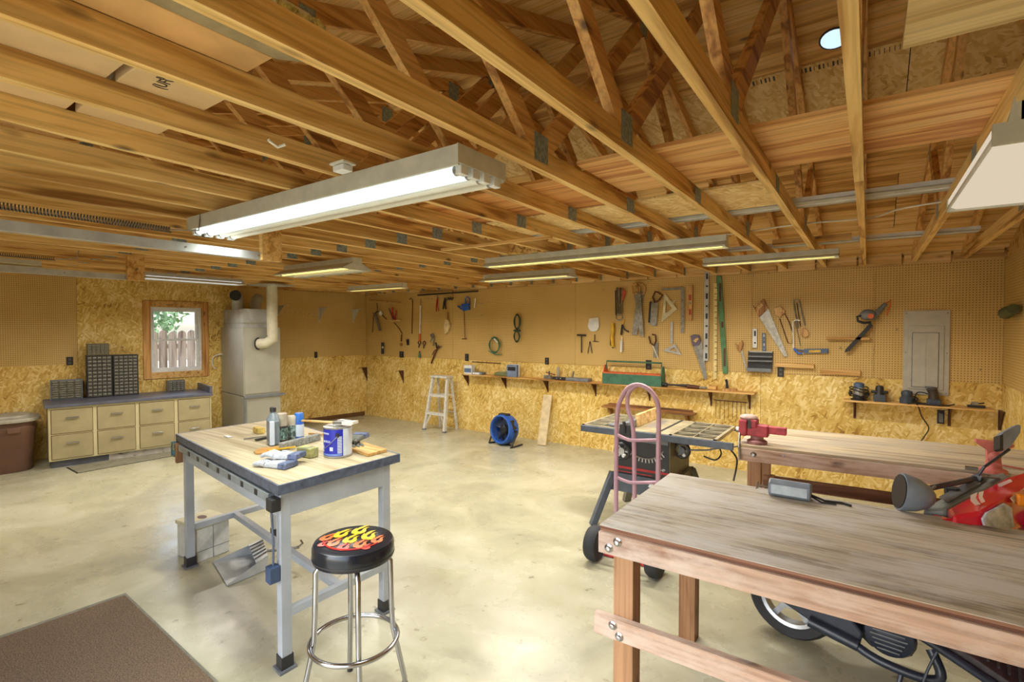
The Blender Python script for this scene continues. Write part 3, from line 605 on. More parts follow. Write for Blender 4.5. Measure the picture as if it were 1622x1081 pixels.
t = hang('glass_tube', 'short white plastic tube hanging under the dark locking pliers', 'tube', 984, 548); rod([(984.5, 540), (984, 558)], .018, 'tube', M_WHITE, t, .03, 10); rod([(985, 534), (985, 540)], .007, 'neck', M_TOFF, t, .03)

def saw(name, label, blade, handle, hole, mt_b=M_STEEL, mt_h=M_HANDLE, off=.02, extra=None):
    cx = sum(p[0] for p in blade) / len(blade); cy = sum(p[1] for p in blade) / len(blade)
    t = hang(name, label, 'saw', cx, cy); flat(blade, 'blade', mt_b, t, off, .004)
    if isinstance(hole, list): rod(handle, .013, 'handle', mt_h, t, off + .012, 8, closed=True)
    else: flat(handle, 'handle', mt_h, t, off - .004, .022, .004)
    return t
saw('hand_saw', 'big handsaw with a wooden handle crossing over a second saw', [(1004, 465), (1015, 460), (1019.5, 533), (1014, 533)], [(1001, 452), (1008, 449), (1014, 456), (1012, 464), (1003, 466), (1001, 459)], [1], off=.045)
saw('hand_saw', 'handsaw hanging behind the big one, its tip swung out to the left', [(1009, 463), (1021, 462), (1009, 531), (1001, 531)], [(1008, 450), (1017, 449), (1022, 456), (1020, 466), (1011, 466)], [1], off=.02)
saw('back_saw', 'short wide back saw with a dark ring handle right of the crossed saws', [(1032, 480), (1043, 480), (1040, 517), (1028.5, 515)], [(1038, 462), (1043, 464), (1049, 468), (1043, 477), (1037, 479), (1034, 471)], [1], mt_h=M_BRK)
flat([(1029, 478), (1032, 478), (1030, 512), (1027, 511)], 'spine', M_BLACK, bpy.data.objects['back_saw'], .018, .008)
def tri(name, label, outer, inner, mt, cat='square'):
    cx = sum(p[0] for p in outer) / 3; cy = sum(p[1] for p in outer) / 3; t = hang(name, label, cat, cx, cy)
    b = MB()
    for i in range(3):
        j = (i + 1) % 3; b.prism([W(*outer[i], .015), W(*outer[j], .015), W(*inner[j], .015), W(*inner[i], .015)], (0, -.006, 0))
    b.build('body', mt, t); return t
M_CLR = pm('clear_plastic', (214, 206, 176), .3)
t = tri('drafting_triangle', 'pale see-through drafting triangle hanging point down', [(1053, 465), (1073, 490), (1048, 511)], [(1055, 476), (1065, 489), (1054, 497)], M_CLR)
flat([(1061, 480), (1071, 474), (1066, 484)], 'small_triangle', M_CLR, t, .022, .003)
t = hang('framing_square', 'large grey steel framing square hanging at the top of the pegboard', 'square', 1070, 490)
flat([(1048, 457), (1084, 455), (1084, 459), (1048, 460.5)], 'tongue', M_STEEL, t, .015, .004); flat([(1078.5, 459), (1084, 459), (1083.5, 528), (1078.5, 528)], 'blade', M_STEEL, t, .015, .004)
t = hang('spirit_level', 'short wooden spirit level with red vials right of the framing square', 'level', 1093, 480)
flat([(1089, 453), (1098, 452), (1097, 508), (1088, 508.5)], 'body', M_HANDLE, t, .012, .025, .002)
for y in (467, 490): flat([(1091, y), (1095, y), (1095, y + 9), (1091, y + 9)], 'red_vial_plate', pm('red_brown', (168, 76, 44), .4), t, .037, .002)
flat([(1091.5, 478), (1094.5, 478), (1094.5, 482), (1091.5, 482)], 'brass_plate', M_CHROME, t, .037, .002)
t = hang('combination_square', 'narrow steel rule hanging straight above the speed square', 'rule', 1064, 527); flat([(1062, 510), (1066, 510), (1065.5, 545), (1061.5, 545)], 'blade', M_ALU, t, .015, .004)
tri('speed_square', 'silver triangular speed square hanging under the steel rule', [(1069, 545), (1080, 563), (1050, 556)], [(1068, 550), (1073, 558), (1060, 555)], M_ALU)
t = hang('brace_drill', 'small plane saw with a dark curved handle and a blade below', 'saw', 1036, 550)
flat([(1037, 543), (1043, 543), (1042, 566), (1035, 566)], 'blade', M_STEEL, t, .015, .006); rod([(1028, 533), (1030, 543), (1036, 548), (1039, 540), (1038, 531), (1033, 530)], .011, 'handle', M_BRK, t, .03); rod([(1034, 548), (1043, 569)], .006, 'wire', M_TOFF, t, .03)
t = saw('hand_saw', 'handsaw with a purple grey grip hanging tip down in front of the shelf end', [(1098, 547), (1112, 541), (1120, 600), (1116, 601)], [(1094, 532), (1100, 530), (1108, 531), (1111, 540), (1108, 547), (1098, 549)], 0, mt_h=pm('purple_grip', (96, 84, 104), .5))
flat([(1098, 540), (1104, 535), (1107, 537), (1102, 543)], 'grip_opening', M_PEG, t, .041, .001)
def level(label, a, b, w, mt, n, mh=M_BLACK, name='spirit_level', t_=.022, vial=True):
    t = hang(name, label, 'level', *a); ax, ay = a; bx, by = b
    flat([(ax - w / 2, ay), (ax + w / 2, ay), (bx + w / 2, by), (bx - w / 2, by)], 'body', mt, t, .012, t_, .001)
    for i in range(n):
        k = (i + .5) / n; x = ax + (bx - ax) * k; y = ay + (by - ay) * k; h = (by - ay) / n * (.28 if i % 2 == 0 else .09)
        flat([(x - w * .22, y - h), (x + w * .22, y - h), (x + w * .22, y + h), (x - w * .22, y + h)], 'window_slot', mh, t, .012 + t_, .001)
    return t
level('four foot silver spirit level with many slots reaching up to the ceiling', (1120, 430), (1118.5, 572), 7.5, M_ALU, 9)
t = hang('yard_stick', 'long pale yellow folding ruler hanging left of the green level', 'ruler', 1133, 520); flat([(1131, 449), (1136.5, 449), (1135, 600), (1130, 602)], 'ruler', pm('pale_yellow', (222, 206, 140), .5), t, .02, .008)
for i in range(15): flat([(1132, 456 + i * 9.5), (1136, 456 + i * 9.5), (1136, 457 + i * 9.5), (1132, 457 + i * 9.5)], 'mark', M_BRK, t, .028, .001)
t = level('long tapered green spirit level leaning against the pegboard', (1139, 437.5), (1149.5, 592), 8, pm('level_green', (84, 128, 86), .5, .1), 3, M_BRK)
t = saw('keyhole_saw', 'little keyhole saw with a thin blade hanging left of the black rack', [(1173, 556), (1176, 555), (1183, 584), (1181, 585)], [(1164, 542), (1169, 548), (1176, 539), (1178, 546), (1174, 557), (1170, 556)], 0)
t = saw('hand_saw', 'large handsaw with a pale wooden handle hung at a slant on the pegboard', [(1203, 503), (1217, 489), (1248, 565), (1242, 565)], [(1192, 483), (1197, 488), (1205, 478), (1210, 474), (1217, 489), (1214, 492), (1203, 503), (1199, 496)], 0)
flat([(1200, 487), (1207, 480), (1209, 484), (1202, 491)], 'grip_opening', M_PEG, t, .041, .001)
t = hang('coping_saw', 'coping saw with a brown wooden handle right of the large slanted saw', 'saw', 1240, 520)
rod([(1243, 497), (1250, 510), (1256, 528), (1255, 545), (1248, 543), (1235, 505)], .006, 'frame', M_BRK, t, .03); flat([(1226, 489), (1237, 485), (1245, 494), (1237, 503), (1229, 500)], 'handle', M_HANDLE, t, .012, .03, .005); flat([(1233, 490), (1238, 488), (1239, 493), (1234, 496)], 'grip_opening', M_PEG, t, .043, .001)
t = hang('hacksaw', 'hacksaw with a grey frame and a wooden pistol handle hanging highest on the right', 'saw', 1266, 500)
rod([(1264, 519), (1257, 479), (1258, 476), (1265, 474.5), (1275, 516)], .009, 'frame', M_STEEL, t, .03, 8); rod([(1262, 480), (1268, 518)], .005, 'blade', M_BLACK, t, .03, 6); flat([(1268, 522), (1274, 519), (1280, 524), (1282, 531), (1276, 535), (1269, 531)], 'handle', M_HANDLE, t, .02, .03, .004)
t = hang('hacksaw', 'lower hacksaw with a white bent frame hanging beside the blue torpedo tool', 'saw', 1262, 535)
rod([(1257, 555), (1256, 510), (1260, 507), (1267, 508)], .01, 'frame', M_TOFF, t, .03, 8); rod([(1259, 509), (1268, 548)], .005, 'blade', M_STEEL, t, .03, 6); rod([(1257, 552), (1264, 560), (1271, 560)], .013, 'handle', M_BLUE, t, .035, 8)
t = hang('spirit_level', 'short blue spirit level with a yellow label hanging level by the hacksaws', 'level', 1292, 556)
flat([(1273, 553), (1312, 552.5), (1311.5, 559.5), (1273, 560)], 'body', pm('slate_blue', (74, 96, 128), .45), t, .015, .02, .001); flat([(1281, 555), (1300, 554.6), (1300, 558.6), (1281, 559)], 'label', M_YEL, t, .035, .001); rod([(1273, 556), (1258, 553)], .008, 'cord', MATS['slate_blue'], t, .03)
level('small silver torpedo level standing above the left of the black rack', (1196, 521), (1196, 551), 7, M_ALU, 2, name='torpedo_level')
t = level('thin dark blue level standing above the right of the black rack', (1210, 528), (1210.5, 557), 5, MATS['slate_blue'], 4, M_STEEL, name='torpedo_level')
t = hang('wall_rack', 'black wall rack with grey shelf lips holding nothing', 'rack', 1204, 572)
flat([(1185.5, 556), (1225, 557), (1223, 589.5), (1184, 587)], 'back_panel', M_BLACK, t, .012, .01)
for y in (563.5, 570.5): flat([(1186, y), (1224, y + .8), (1224, y + 3), (1186, y + 2)], 'shelf_lip', M_GREY, t, .03, .05)
flat([(1184, 582.5), (1223, 584), (1223, 589.5), (1184, 587.5)], 'tray', M_GREY, t, .02, .07); flat([(1187, 556), (1224, 557), (1224, 559), (1187, 558)], 'top_rail', M_STEEL, t, .02, .02)
def ledge(label, a, b, h, d):
    p, q = W(a[0], a[1], 0), W(b[0], b[1], 0)
    return tag(MB().b2((p.x, YA - d, (p.z + q.z) / 2 - h / 2), (q.x, YA - .001, (p.z + q.z) / 2 + h / 2)).build('wooden_ledge', M_WPINE, bev=.002), label, 'ledge')
ledge('pale pine ledge on the pegboard right of the black rack', (1229, 578), (1290, 580), .045, .06)
ledge('narrow wooden ledge behind the tip of the chainsaw', (1310, 535), (1378, 537), .03, .07)
ledge('pine strip screwed across the pegboard bottom left of the breaker panel', (1300, 589), (1363, 591), .06, .03)
t = hang('electric_trimmer', 'grey electric pruning saw with orange badge hung slanting left of the breaker panel', 'trimmer', 1378, 505)
MB().ball(W(1375, 499, .1), .07, (1.1, .8, .85), 12, 8).build('motor_housing', M_GREY, t, smooth=True)
MB().tube([W(1381, 505, .09), W(1395, 490, .08), W(1403, 481, .08)], [.035, .026, .018], 10).build('grip', M_GREY, t, smooth=True)
MB().tube([W(1366, 500, .12), W(1358, 502, .12), W(1359, 509, .12), W(1368, 512, .12), W(1380, 511, .12)], .014, 8).build('front_handle', M_BLACK, t, smooth=True)
flat([(1378, 512), (1383, 516), (1346, 556), (1338, 559), (1339, 554)], 'blade_bar', M_BLACK, t, .05, .02)
MB().lathe([(.028, 0), (.028, -.01)], W(1379, 501, .165), 14, 'y').build('orange_badge', MATS['orange'], t); rod([(1403, 481), (1411, 476), (1410, 484), (1406, 494), (1405, 500)], .007, 'cord', MATS['orange'], t, .07)
# breaker panel
t = hang('breaker_panel', 'grey steel electrical breaker panel with a hinged door on the back wall', 'breaker panel', 1467, 560)
a, b = W(1429.5, 624, 0), W(1505.5, 491.5, 0)
MB().b2((a.x, YA - .016, 1.073), (b.x, YA, b.z)).build('cover_plate', pm('panel_grey', (178, 174, 162), .45, .1, .04), t, bev=.003)
fx0 = a.x + (b.x - a.x) * .11; fx1 = a.x + (b.x - a.x) * .88; fz0 = 1.13; fz1 = a.z + (b.z - a.z) * .0 + (b.z - .985) * .84 + .985 - a.z + 0
fz1 = 1.073 + (b.z - 1.073) * .82
MB().b2((fx0, YA - .024, fz0), (fx1, YA - .016, fz1)).build('raised_frame', MATS['panel_grey'], t, bev=.003)
dx0, dx1 = fx0 + .035, fx1 - .045; dz0, dz1 = fz0 + .025, fz1 - .075
MB().b2((dx0 - .006, YA - .0248, dz0 - .006), (dx1 + .006, YA - .024, dz1 + .006)).build('door_gap', M_GREY, t)
MB().b2((dx0, YA - .032, dz0), (dx1, YA - .0248, dz1)).build('door', MATS['panel_grey'], t, bev=.002)
xm = (dx0 + dx1) / 2; MB().b2((xm - .004, YA - .036, dz0 + .02), (xm + .004, YA - .032, dz1 - .02)).build('door_rib', MATS['panel_grey'], t)
MB().b2((xm, YA - .038, dz0 - .01), (xm + .07, YA - .03, dz0 + .012)).build('latch', M_GREY, t)
for z in (dz0 + .06, (dz0 + dz1) / 2, dz1 - .06): MB().b2((dx0 - .008, YA - .032, z - .012), (dx0, YA - .024, z + .012)).build('hinge', M_GREY, t)
for x in (a.x + .02, b.x - .02):
    for z in (1.1, (b.z + 1.07) / 2, b.z - .03): MB().lathe([(.006, 0), (.004, -.003)], (x, YA - .016, z), 8, 'y').build('screw', M_STEEL, t)
# loose pegs seen on the board
HK = ['right of the top of the long green level', 'under the narrow ledge by the pruning saw', 'between the pruning saw tip and the breaker panel', 'high to the right of the breaker panel', 'left one of the pair above the large slanted handsaw', 'right one of the pair above the large slanted handsaw', 'nearest the right of the pair at the board top', 'high on the board above the white gauge disc', 'midway between the gauge disc and the wrench bundle', 'low on the board by the right corner', 'between the pruning saw grip and the breaker panel',
      'between the blue bar clamp and the green cord hank', 'left of the hooked dark metal rod', 'first right of the white grabber top', 'second right of the white grabber top', 'upper one of two above the tack hammer', 'lower one just above the tack hammer', 'left of the hammer and right of the green cord']
for i, (x, y) in enumerate([(1163, 447), (1331, 552), (1384, 556), (1534, 498), (1186, 436), (1194, 437), (1218, 434), (957, 460), (958, 493), (1552, 587), (1420, 523), (765, 500), (650, 475), (680, 474), (686, 474), (903, 507), (906, 523), (886, 508)]):
    p = W(x, y, 0); tag(MB().tube([(p.x, YA, p.z), (p.x, YA - .03, p.z), (p.x, YA - .035, p.z + .018)], .0035, 6).build('peg_hook', M_CHROME), 'small empty wire peg hook ' + HK[i], 'hook', 'scattered empty peg hooks on the back wall')

# --- on the long shelf
def SP(px, d=.1):  # point on the shelf top at distance d from wall
    p = aty(px, 600, YA - d); return Vector((p.x, YA - d, zsH))
def bx(name, label, cat, px0, px1, h, d0, dep_, mt, z=None, parts=True):
    a, b = SP(px0, d0), SP(px1, d0); z = zsH if z is None else z
    t = thing(name, label, cat, ((a.x + b.x) / 2, a.y, z)); MB().b2((a.x, YA - d0, z), (b.x, YA - d0 + dep_, z + h)).build('box_body', mt, t, bev=.002); return t, a, b
t, a, b = bx('carton', 'small white and blue cardboard carton on the left end of the long shelf', 'box', 735, 747, .15, .17, .09, M_WHITE)
MB().b2((a.x + .008, YA - .172, zsH + .03), (b.x - .01, YA - .17, zsH + .1)).build('label_panel', pm('print_blue', (96, 116, 150), .5), t)
t, a, b = bx('carton', 'low grey and white carton beside the small upright carton', 'box', 748, 763, .045, .18, .12, M_GREY)
MB().b2((a.x + .01, YA - .182, zsH + .006), (b.x - .05, YA - .18, zsH + .038)).build('label_panel', M_TAPE, t)
t = thing('rope_pile', 'heap of thin green rope lying on the long shelf', 'rope', SP(795)); rr = random.Random(3)
for k in range(4): MB().tube([SP(795) + Vector((math.cos(a) * (.16 - .02 * k), -.0 + math.sin(a) * .05, .012 + .014 * k + rr.uniform(0, .008))) for a in [i * .3142 for i in range(20)]], .007, 6, True).build('loop', pm('sage_rope', (126, 134, 90), .8), t)
for i, (h, wdt) in enumerate([(.2, .02), (.19, .02), (.185, .025)]):
    a = SP(808, .06); t = tag(MB().b2((a.x, YA - .10 - i * .027, zsH), (a.x + .2 - i * .006, YA - .10 - i * .027 + .022, zsH + h)).build('booklet', [M_WHITE, pm('slate_cover', (96, 104, 118), .5), pm('blue_cover', (120, 136, 164), .5)][i], bev=.002),
        ['white backed booklet standing behind the others on the long shelf', 'dark grey booklet standing in the middle of the stack on the long shelf', 'pale blue booklet in front of the stack on the long shelf'][i], 'booklet')
MB().b2((a.x + .02, YA - .157, zsH + .1), (a.x + .17, YA - .1545, zsH + .16)).build('cover_print', M_BLACK, t)
t = thing('doweling_clamp', 'small silver clamp with a rust red knob lying on the long shelf', 'clamp', SP(870))
MB().box(SP(868) + Vector((0, 0, .03)), (.12, .06, .06)).build('clamp_body', M_STEEL, t, bev=.004); MB().box(SP(872) + Vector((0, 0, .085)), (.16, .015, .014), ry=.2).build('crossbar', MATS['rust_red'], t); MB().cyl(SP(870) + Vector((0, 0, .05)), SP(870) + Vector((0, 0, .12)), .01, 8).build('screw', M_BLACK, t)
t = thing('try_square', 'upright steel try square standing on the long shelf', 'square', SP(884))
MB().b2(SP(882) + Vector((0, .0, 0)), SP(885.5) + Vector((0, .02, .19))).build('blade', M_ALU, t); MB().b2(SP(881) + Vector((0, -.02, 0)), SP(900) + Vector((0, .03, .02))).build('stock', M_BRK, t); MB().box(SP(907) + Vector((0, 0, .07)), (.02, .02, .14), ry=.25).build('small_arm', M_STEEL, t)
t = thing('miter_jig', 'flat dark grey tray with a knobbed jig lying on the long shelf', 'tray', SP(916))
MB().b2(SP(894, .18), SP(938, .04) + Vector((0, 0, .045))).build('tray', M_GREY, t, bev=.006); MB().box(SP(886, .17) + Vector((0, -.0, .03)), (.22, .05, .04)).build('jig_body', M_BLACK, t, bev=.005)
for k in (882, 888): MB().cyl(SP(k, .197) + Vector((0, 0, .03)), SP(k, .19) + Vector((0, 0, .03)), .012, 10).build('knob', M_CHROME, t)
# toolbox
a, b = aty(954, 606, YA - .19), aty(1047, 612, YA - .19)
t = thing('toolbox', 'long open green wooden toolbox with an orange inside and a pipe handle', 'toolbox', ((a.x + b.x) / 2, YA - .1, zsH))
x0, x1, y0, y1, h = a.x, b.x, YA - .19, YA - .01, .16
M_TG = pm('toolbox_green', (58, 104, 82), .5, 0, .15); M_TO = pm('toolbox_orange', (206, 96, 48), .6)
MB().b2((x0, y0, zsH), (x1, y0 + .012, zsH + h)).build('front_board', M_TG, t); MB().b2((x0, y1 - .012, zsH), (x1, y1, zsH + h)).build('back_board', M_TO, t); MB().b2((x0, y0 + .012, zsH), (x1, y1 - .012, zsH + .012)).build('bottom_board', M_TO, t)
for x, mt in ((x0, M_TO), (x1 - .014, M_TG)): MB().prism([(x, y0 + .012, zsH + .012), (x, y1 - .012, zsH + .012), (x, y1 - .012, zsH + h), (x, y0 + .13, zsH + .26), (x, y0 + .06, zsH + .26), (x, y0 + .012, zsH + h)], (.014, 0, 0)).build('end_board', mt, t)
MB().b2((x0 + .01, y0 - .001, zsH + h - .014), (x1 - .01, y0 + .014, zsH + h + .001)).build('orange_rim', M_TO, t)
MB().tube([(x0 + .02, y0 + .09, zsH + .2), (x0 + .025, y0 + .09, zsH + .31), (x1 - .025, y0 + .09, zsH + .31), (x1 - .02, y0 + .09, zsH + .2)], .012, 8).build('pipe_handle', M_GREEN, t)
t = thing('hand_brace', 'old wooden handled brace lying along the right end of the long shelf', 'drill', SP(1080))
MB().tube([SP(1050, .13) + Vector((0, 0, .03)), SP(1058, .12) + Vector((0, 0, .03)), SP(1068, .1) + Vector((0, 0, .03)), SP(1090, .1) + Vector((0, 0, .03)), SP(1104, .1) + Vector((0, 0, .03))], [.03, .012, .012, .022, .014], 8).build('crank', M_BLACK, t, smooth=True)
MB().ball(SP(1055, .16) + Vector((0, 0, .032)), .03).build('head_knob', M_BLACK, t, smooth=True); MB().cyl(SP(1089, .15) + Vector((0, 0, .03)), SP(1108, .15) + Vector((0, 0, .024)), .026, 10, .02).build('wooden_grip', M_BRK, t, smooth=True); MB().cyl(SP(1108, .15) + Vector((0, 0, .024)), SP(1120, .15) + Vector((0, 0, .024)), .014, 8).build('tang', M_STEEL, t)
tag(MB().b2(SP(1122, .14), SP(1137, .05) + Vector((0, 0, .05))).build('wood_block', M_WPINE, bev=.003), 'pale block of wood on the long shelf left of the upright hammer', 'wood block')
t = thing('hammer', 'claw hammer head standing on a wooden block at the shelf end', 'hammer', SP(1152))
MB().b2(SP(1144, .14), SP(1168, .05) + Vector((0, 0, .03))).build('wood_rest', M_HANDLE, t); MB().tube([SP(1152, .1) + Vector((.0, 0, .031)), SP(1151.5, .1) + Vector((0, 0, .1)), SP(1150, .1) + Vector((0, 0, .14))], [.018, .014, .017], 8).build('head', M_BLACK, t)

# --- under the long shelf
wy = .62
t = thing('small_wall_shelf', 'low brown wooden shelf on wooden brackets behind the table saw', 'shelf', (aty(1020, 650, YA - .1).x, YA - .1, .7))
M_DKW = wood('brown_oiled_wood', [(96, 60, 30), (140, 92, 48), (168, 118, 68)], 'x', 1, .5)
a, b = aty(952, 641, YA - .17), aty(1098, 655, YA - .17); zq = .645
MB().b2((a.x, YA - .17, zq), (b.x, YA - .001, zq + .022)).build('shelf_board', M_DKW, t)
for x in (a.x + .08, b.x - .12): MB().prism([(x, YA - .001, zq), (x, YA - .14, zq), (x, YA - .1, zq - .06), (x, YA - .001, zq - .14)], (.03, 0, 0)).build('bracket', M_DKW, t)
MB().b2((a.x + .05, YA - .022, zq + .022), (b.x - .05, YA - .001, zq + .05)).build('back_strip', M_DKW, t)
t = thing('wire_rack', 'thin rack of hanging brown wires between the two right brackets of the long shelf', 'wires', W(1157, 634, .03))
rod([(1131, 633.5), (1184, 638)], .006, 'rail', M_BRK, t, .03)
for i in range(8): x = 1134 + i * 6.6; rod([(x, 634 + i * .5), (x, 662 + (i * 7 % 5))], .003, 'wire', M_BRK, t, .03, 6)

# --- sander shelf
def S2(px, d=.11): p = aty(px, 640, YA - d); return Vector((p.x, YA - d, zs2))
def cable(name, pts, r, mt, par): return MB().tube(crv(pts), r, 6).build(name, mt, par, smooth=True)
p = S2(1360); t = thing('router', 'silver and blue router wrapped in its black cord on the shelf', 'router', p)
MB().lathe([(.075, 0), (.075, .014), (.055, .02), (.055, .05)], p, 20).build('base', M_BLACK, t, smooth=True); MB().lathe([(.048, .05), (.052, .09), (.05, .14)], p, 20).build('motor', M_ALU, t, smooth=True); MB().lathe([(.05, .14), (.048, .18), (.03, .19)], p, 20).build('cap', MATS['slate_blue'], t, smooth=True)
for s in (-1, 1): MB().ball(p + Vector((.075 * s, 0, .07)), .022).build('knob', M_BLACK, t, smooth=True)
for z in (.05, .1, .13): MB().tube([p + Vector((math.cos(a) * .085, math.sin(a) * .06, z + .015 * math.sin(a * 2))) for a in [i * .4 for i in range(16)]], .006, 6).build('cord', M_BLACK, t, smooth=True)
p = S2(1393); t = thing('palm_sander', 'dark palm sander with side wings, second on the sander shelf', 'sander', p)
MB().b2(p + Vector((-.055, -.05, 0)), p + Vector((.055, .05, .075))).build('base', pm('charcoal_blue', (62, 72, 84), .5), t, bev=.008); MB().lathe([(.045, .075), (.036, .1), (.038, .14), (.03, .165), (.01, .17)], p, 16).build('motor', M_BLACK, t, smooth=True); MB().box(p + Vector((0, 0, .1)), (.15, .05, .03)).build('wings', M_BLACK, t, bev=.01)
p = S2(1436); t = thing('palm_sander', 'low rounded blue grey sander, third on the sander shelf', 'sander', p)
MB().lathe([(.06, 0), (.062, .05), (.045, .07), (.05, .1), (.045, .125), (.02, .135)], p, 16).build('body', MATS['charcoal_blue'], t, smooth=True); MB().box(p + Vector((0, -.0, .11)), (.09, .07, .03)).build('top_cap', M_BLACK, t, bev=.008)
cable('cord', [p + Vector(v) for v in [(.05, 0, .08), (.09, .01, .05), (.07, .0, .01), (.12, .03, .008), (.16, .02, .008)]], .006, M_BLACK, t)
p = S2(1479); t = thing('palm_sander', 'tall brown black sander with a looping cord in front of the breaker panel', 'sander', p)
MB().b2(p + Vector((-.055, -.05, 0)), p + Vector((.055, .05, .06))).build('base', MATS['charcoal_blue'], t, bev=.008); MB().tube([p + Vector(v) for v in [(0, 0, .05), (-.005, 0, .12), (-.02, -.01, .165)]], [.048, .04, .045], 12).build('grip', pm('brown_black', (66, 56, 50), .5), t, smooth=True)
cable('cord', [p + Vector(v) for v in [(-.02, 0, .1), (-.12, .02, .12), (-.15, .02, .06), (-.13, -.05, .008), (.0, -.085, .008), (.1, -.06, .008), (.16, .0, .02)]], .006, M_BLACK, t)
cable('power_cord', [aty(1438, 640, YA - .2), aty(1452, 640, YA - .206), aty(1460, 660, YA - .12), aty(1471, 678, YA - .05), aty(1464, 692, YA - .03), aty(1458, 700, YA - .03)], .006, M_BLACK, t)
p = S2(1546); t = thing('router_bits', 'small dark metal clamp lying at the right of the sander shelf', 'clamp', p)
MB().box(p + Vector((0, 0, .015)), (.13, .05, .02)).build('base', M_BLACK, t); MB().box(p + Vector((-.01, 0, .04)), (.05, .03, .035)).build('jaw', M_STEEL, t); MB().cyl(p + Vector((-.04, 0, .03)), p + Vector((.06, 0, .05)), .007, 6).build('screw', M_BLACK, t)
a, b = W(1484, 671, 0), W(1496, 650, 0); t = thing('wall_outlet', 'black outlet with a plugged charger under the sander shelf', 'outlet', a)
MB().b2((a.x, YA - .01, a.z), (b.x, YA, b.z)).build('cover_plate', M_BLACK, t, bev=.002); MB().b2((a.x + .012, YA - .05, a.z + .02), (b.x - .012, YA - .01, b.z - .03)).build('charger', M_GREY, t, bev=.004)
t = hang('garden_hose_nozzle', 'dark green tool hanging on the right wall pegboard', 'tool', 1600, 490); t.location = (XR - .02, 6.35, 1.88); ORG[t.name] = Vector(t.location)
bd = aty(1612, 491, 6.4); bd = Vector((XR - .06, 6.35, 1.9))
MB().tube([bd + Vector((0, .12, -.01)), bd + Vector((0, 0, 0)), bd + Vector((0, -.3, .03))], [.03, .055, .045], 10).build('body', pm('olive_tool', (78, 84, 50), .6), t, smooth=True)
MB().tube([bd + Vector((.03, .34, .0)), bd + Vector((.0, .22, -.02)), bd + Vector((0, .12, .0))], .008, 6).build('prongs', M_BRK, t)
t.name = 'garden_tool'; ORG[t.name] = ORG.get('garden_hose_nozzle')

# ================================================================= LIGHT FIXTURES
def glow(name, x, y, z, lx, ly, rad, par, col=(1, .95, .86), spr=160):
    ld = bpy.data.lights.new(name, 'AREA'); ld.shape = 'RECTANGLE'; ld.size = lx; ld.size_y = ly; ld.energy = rad * math.pi * lx * ly; ld.color = col; ld.spread = R(spr)
    lo = bpy.data.objects.new(name, ld); COL.objects.link(lo); lo.parent = par; lo.location = Vector((x, y, z)) - Vector(ORG[par.name]); return lo
def place(axis, u, v, z, o):
    return Vector((o[0] + u, o[1] + v, z)) if axis == 'x' else Vector((o[0] - v, o[1] + u, z))
GLOW = 42
def fixture(name, label, axis, o, Ln, zt, width, lit, tubes=2, drop=.10, chains=False, mt=None, group=None, refl=True):
    """strip light: channel on top, flared reflector, tubes; o = centre"""
    t = thing(name, label, 'ceiling light', (o[0], o[1], zt - drop), 0, group); h = Ln / 2; P = lambda u, v, z: place(axis, u, v, z, o)
    def pr(poly, u0, u1): return MB().prism([P(u0, v, z) for v, z in poly], P(u1, 0, 0) - P(u0, 0, 0))
    cw_ = min(.055, width * .3)
    pr([(-cw_, zt - .045), (cw_, zt - .045), (cw_, zt), (-cw_, zt)], -h, h).build('channel', M_ENAM, t)
    if refl:
        w = width / 2; zb = zt - drop + .012
        for s in (-1, 1): pr([(s * cw_, zt - .046), (s * w, zb), (s * w, zb - .012), (s * (w - .003), zb - .012), (s * (w - .004), zb - .001), (s * cw_, zt - .05)], -h, h).build('reflector', M_ENAM, t)
        for s in (-1, 1): pr([(-cw_, zt - .046), (cw_, zt - .046), (w, zb), (w, zb - .012), (-w, zb - .012), (-w, zb)], s * h - (.002 if s > 0 else 0), s * h + (.002 if s < 0 else 0)).build('end_plate', M_ENAM, t)
    zz = zt - drop + .022 if refl else zt - .065
    for i in range(tubes):
        v = (i - (tubes - 1) / 2) * (width * .42 if tubes == 2 else width / (tubes + .6))
        MB().cyl(P(-h + .02, v, zz), P(h - .02, v, zz), .018, 12).build('fluorescent_tube', mt if (lit is True or i in (lit or [])) else M_TOFF, t, smooth=True)
        for s in (-1, 1): MB().box(P(s * (h - .018), v, zz + .008), (.03, .03, .06)).build('lamp_holder', M_WHITE, t)
    if lit:
        gx, gy = (Ln * .92, width * .55); glow('lamp_light', o[0], o[1], zt - drop - .004 if refl else zt - .088, gx if axis == 'x' else gy, gy if axis == 'x' else gx, GLOW / max(1, width / .14), t)
    if chains:
        for s in (-.8, .8): MB().tube([P(s * h, 0, zt), P(s * h * .97, 0, ZC + .01)], .004, 6).build('chain', M_STEEL, t)
    return t
# big four tube fixture
t = thing('strip_light', 'long four-tube fluorescent fixture nearest the camera under the joists, two tubes lit cool white', 'ceiling light', (-2.4, 1.6, 2.37))
x0, x1, y0, y1 = -3.50, -1.27, 1.46, 1.76
P = [(y0 + .035, ZC), (y1 - .035, ZC), (y1 - .035, 2.425), (y1, 2.395), (y1, 2.378), (y1 - .01, 2.378), (y1 - .02, 2.392), (y0 + .02, 2.392), (y0 + .01, 2.378), (y0, 2.378), (y0, 2.395), (y0 + .035, 2.425)]
P = [(y0, ZC - .002), (y1, ZC - .002), (y1, 2.378), (y1 - .008, 2.376), (y1 - .02, 2.396), (y0 + .02, 2.396), (y0 + .008, 2.376), (y0, 2.378)]
MB().prism([(x0, y, z) for y, z in P], (x1 - x0, 0, 0)).build('housing', M_ENAM, t)
for x, s in ((x0, -1), (x1, 1)): MB().b2((x, y0 - .003, 2.385), (x + s * .004, y1 + .003, ZC)).build('end_cap', M_ENAM, t)
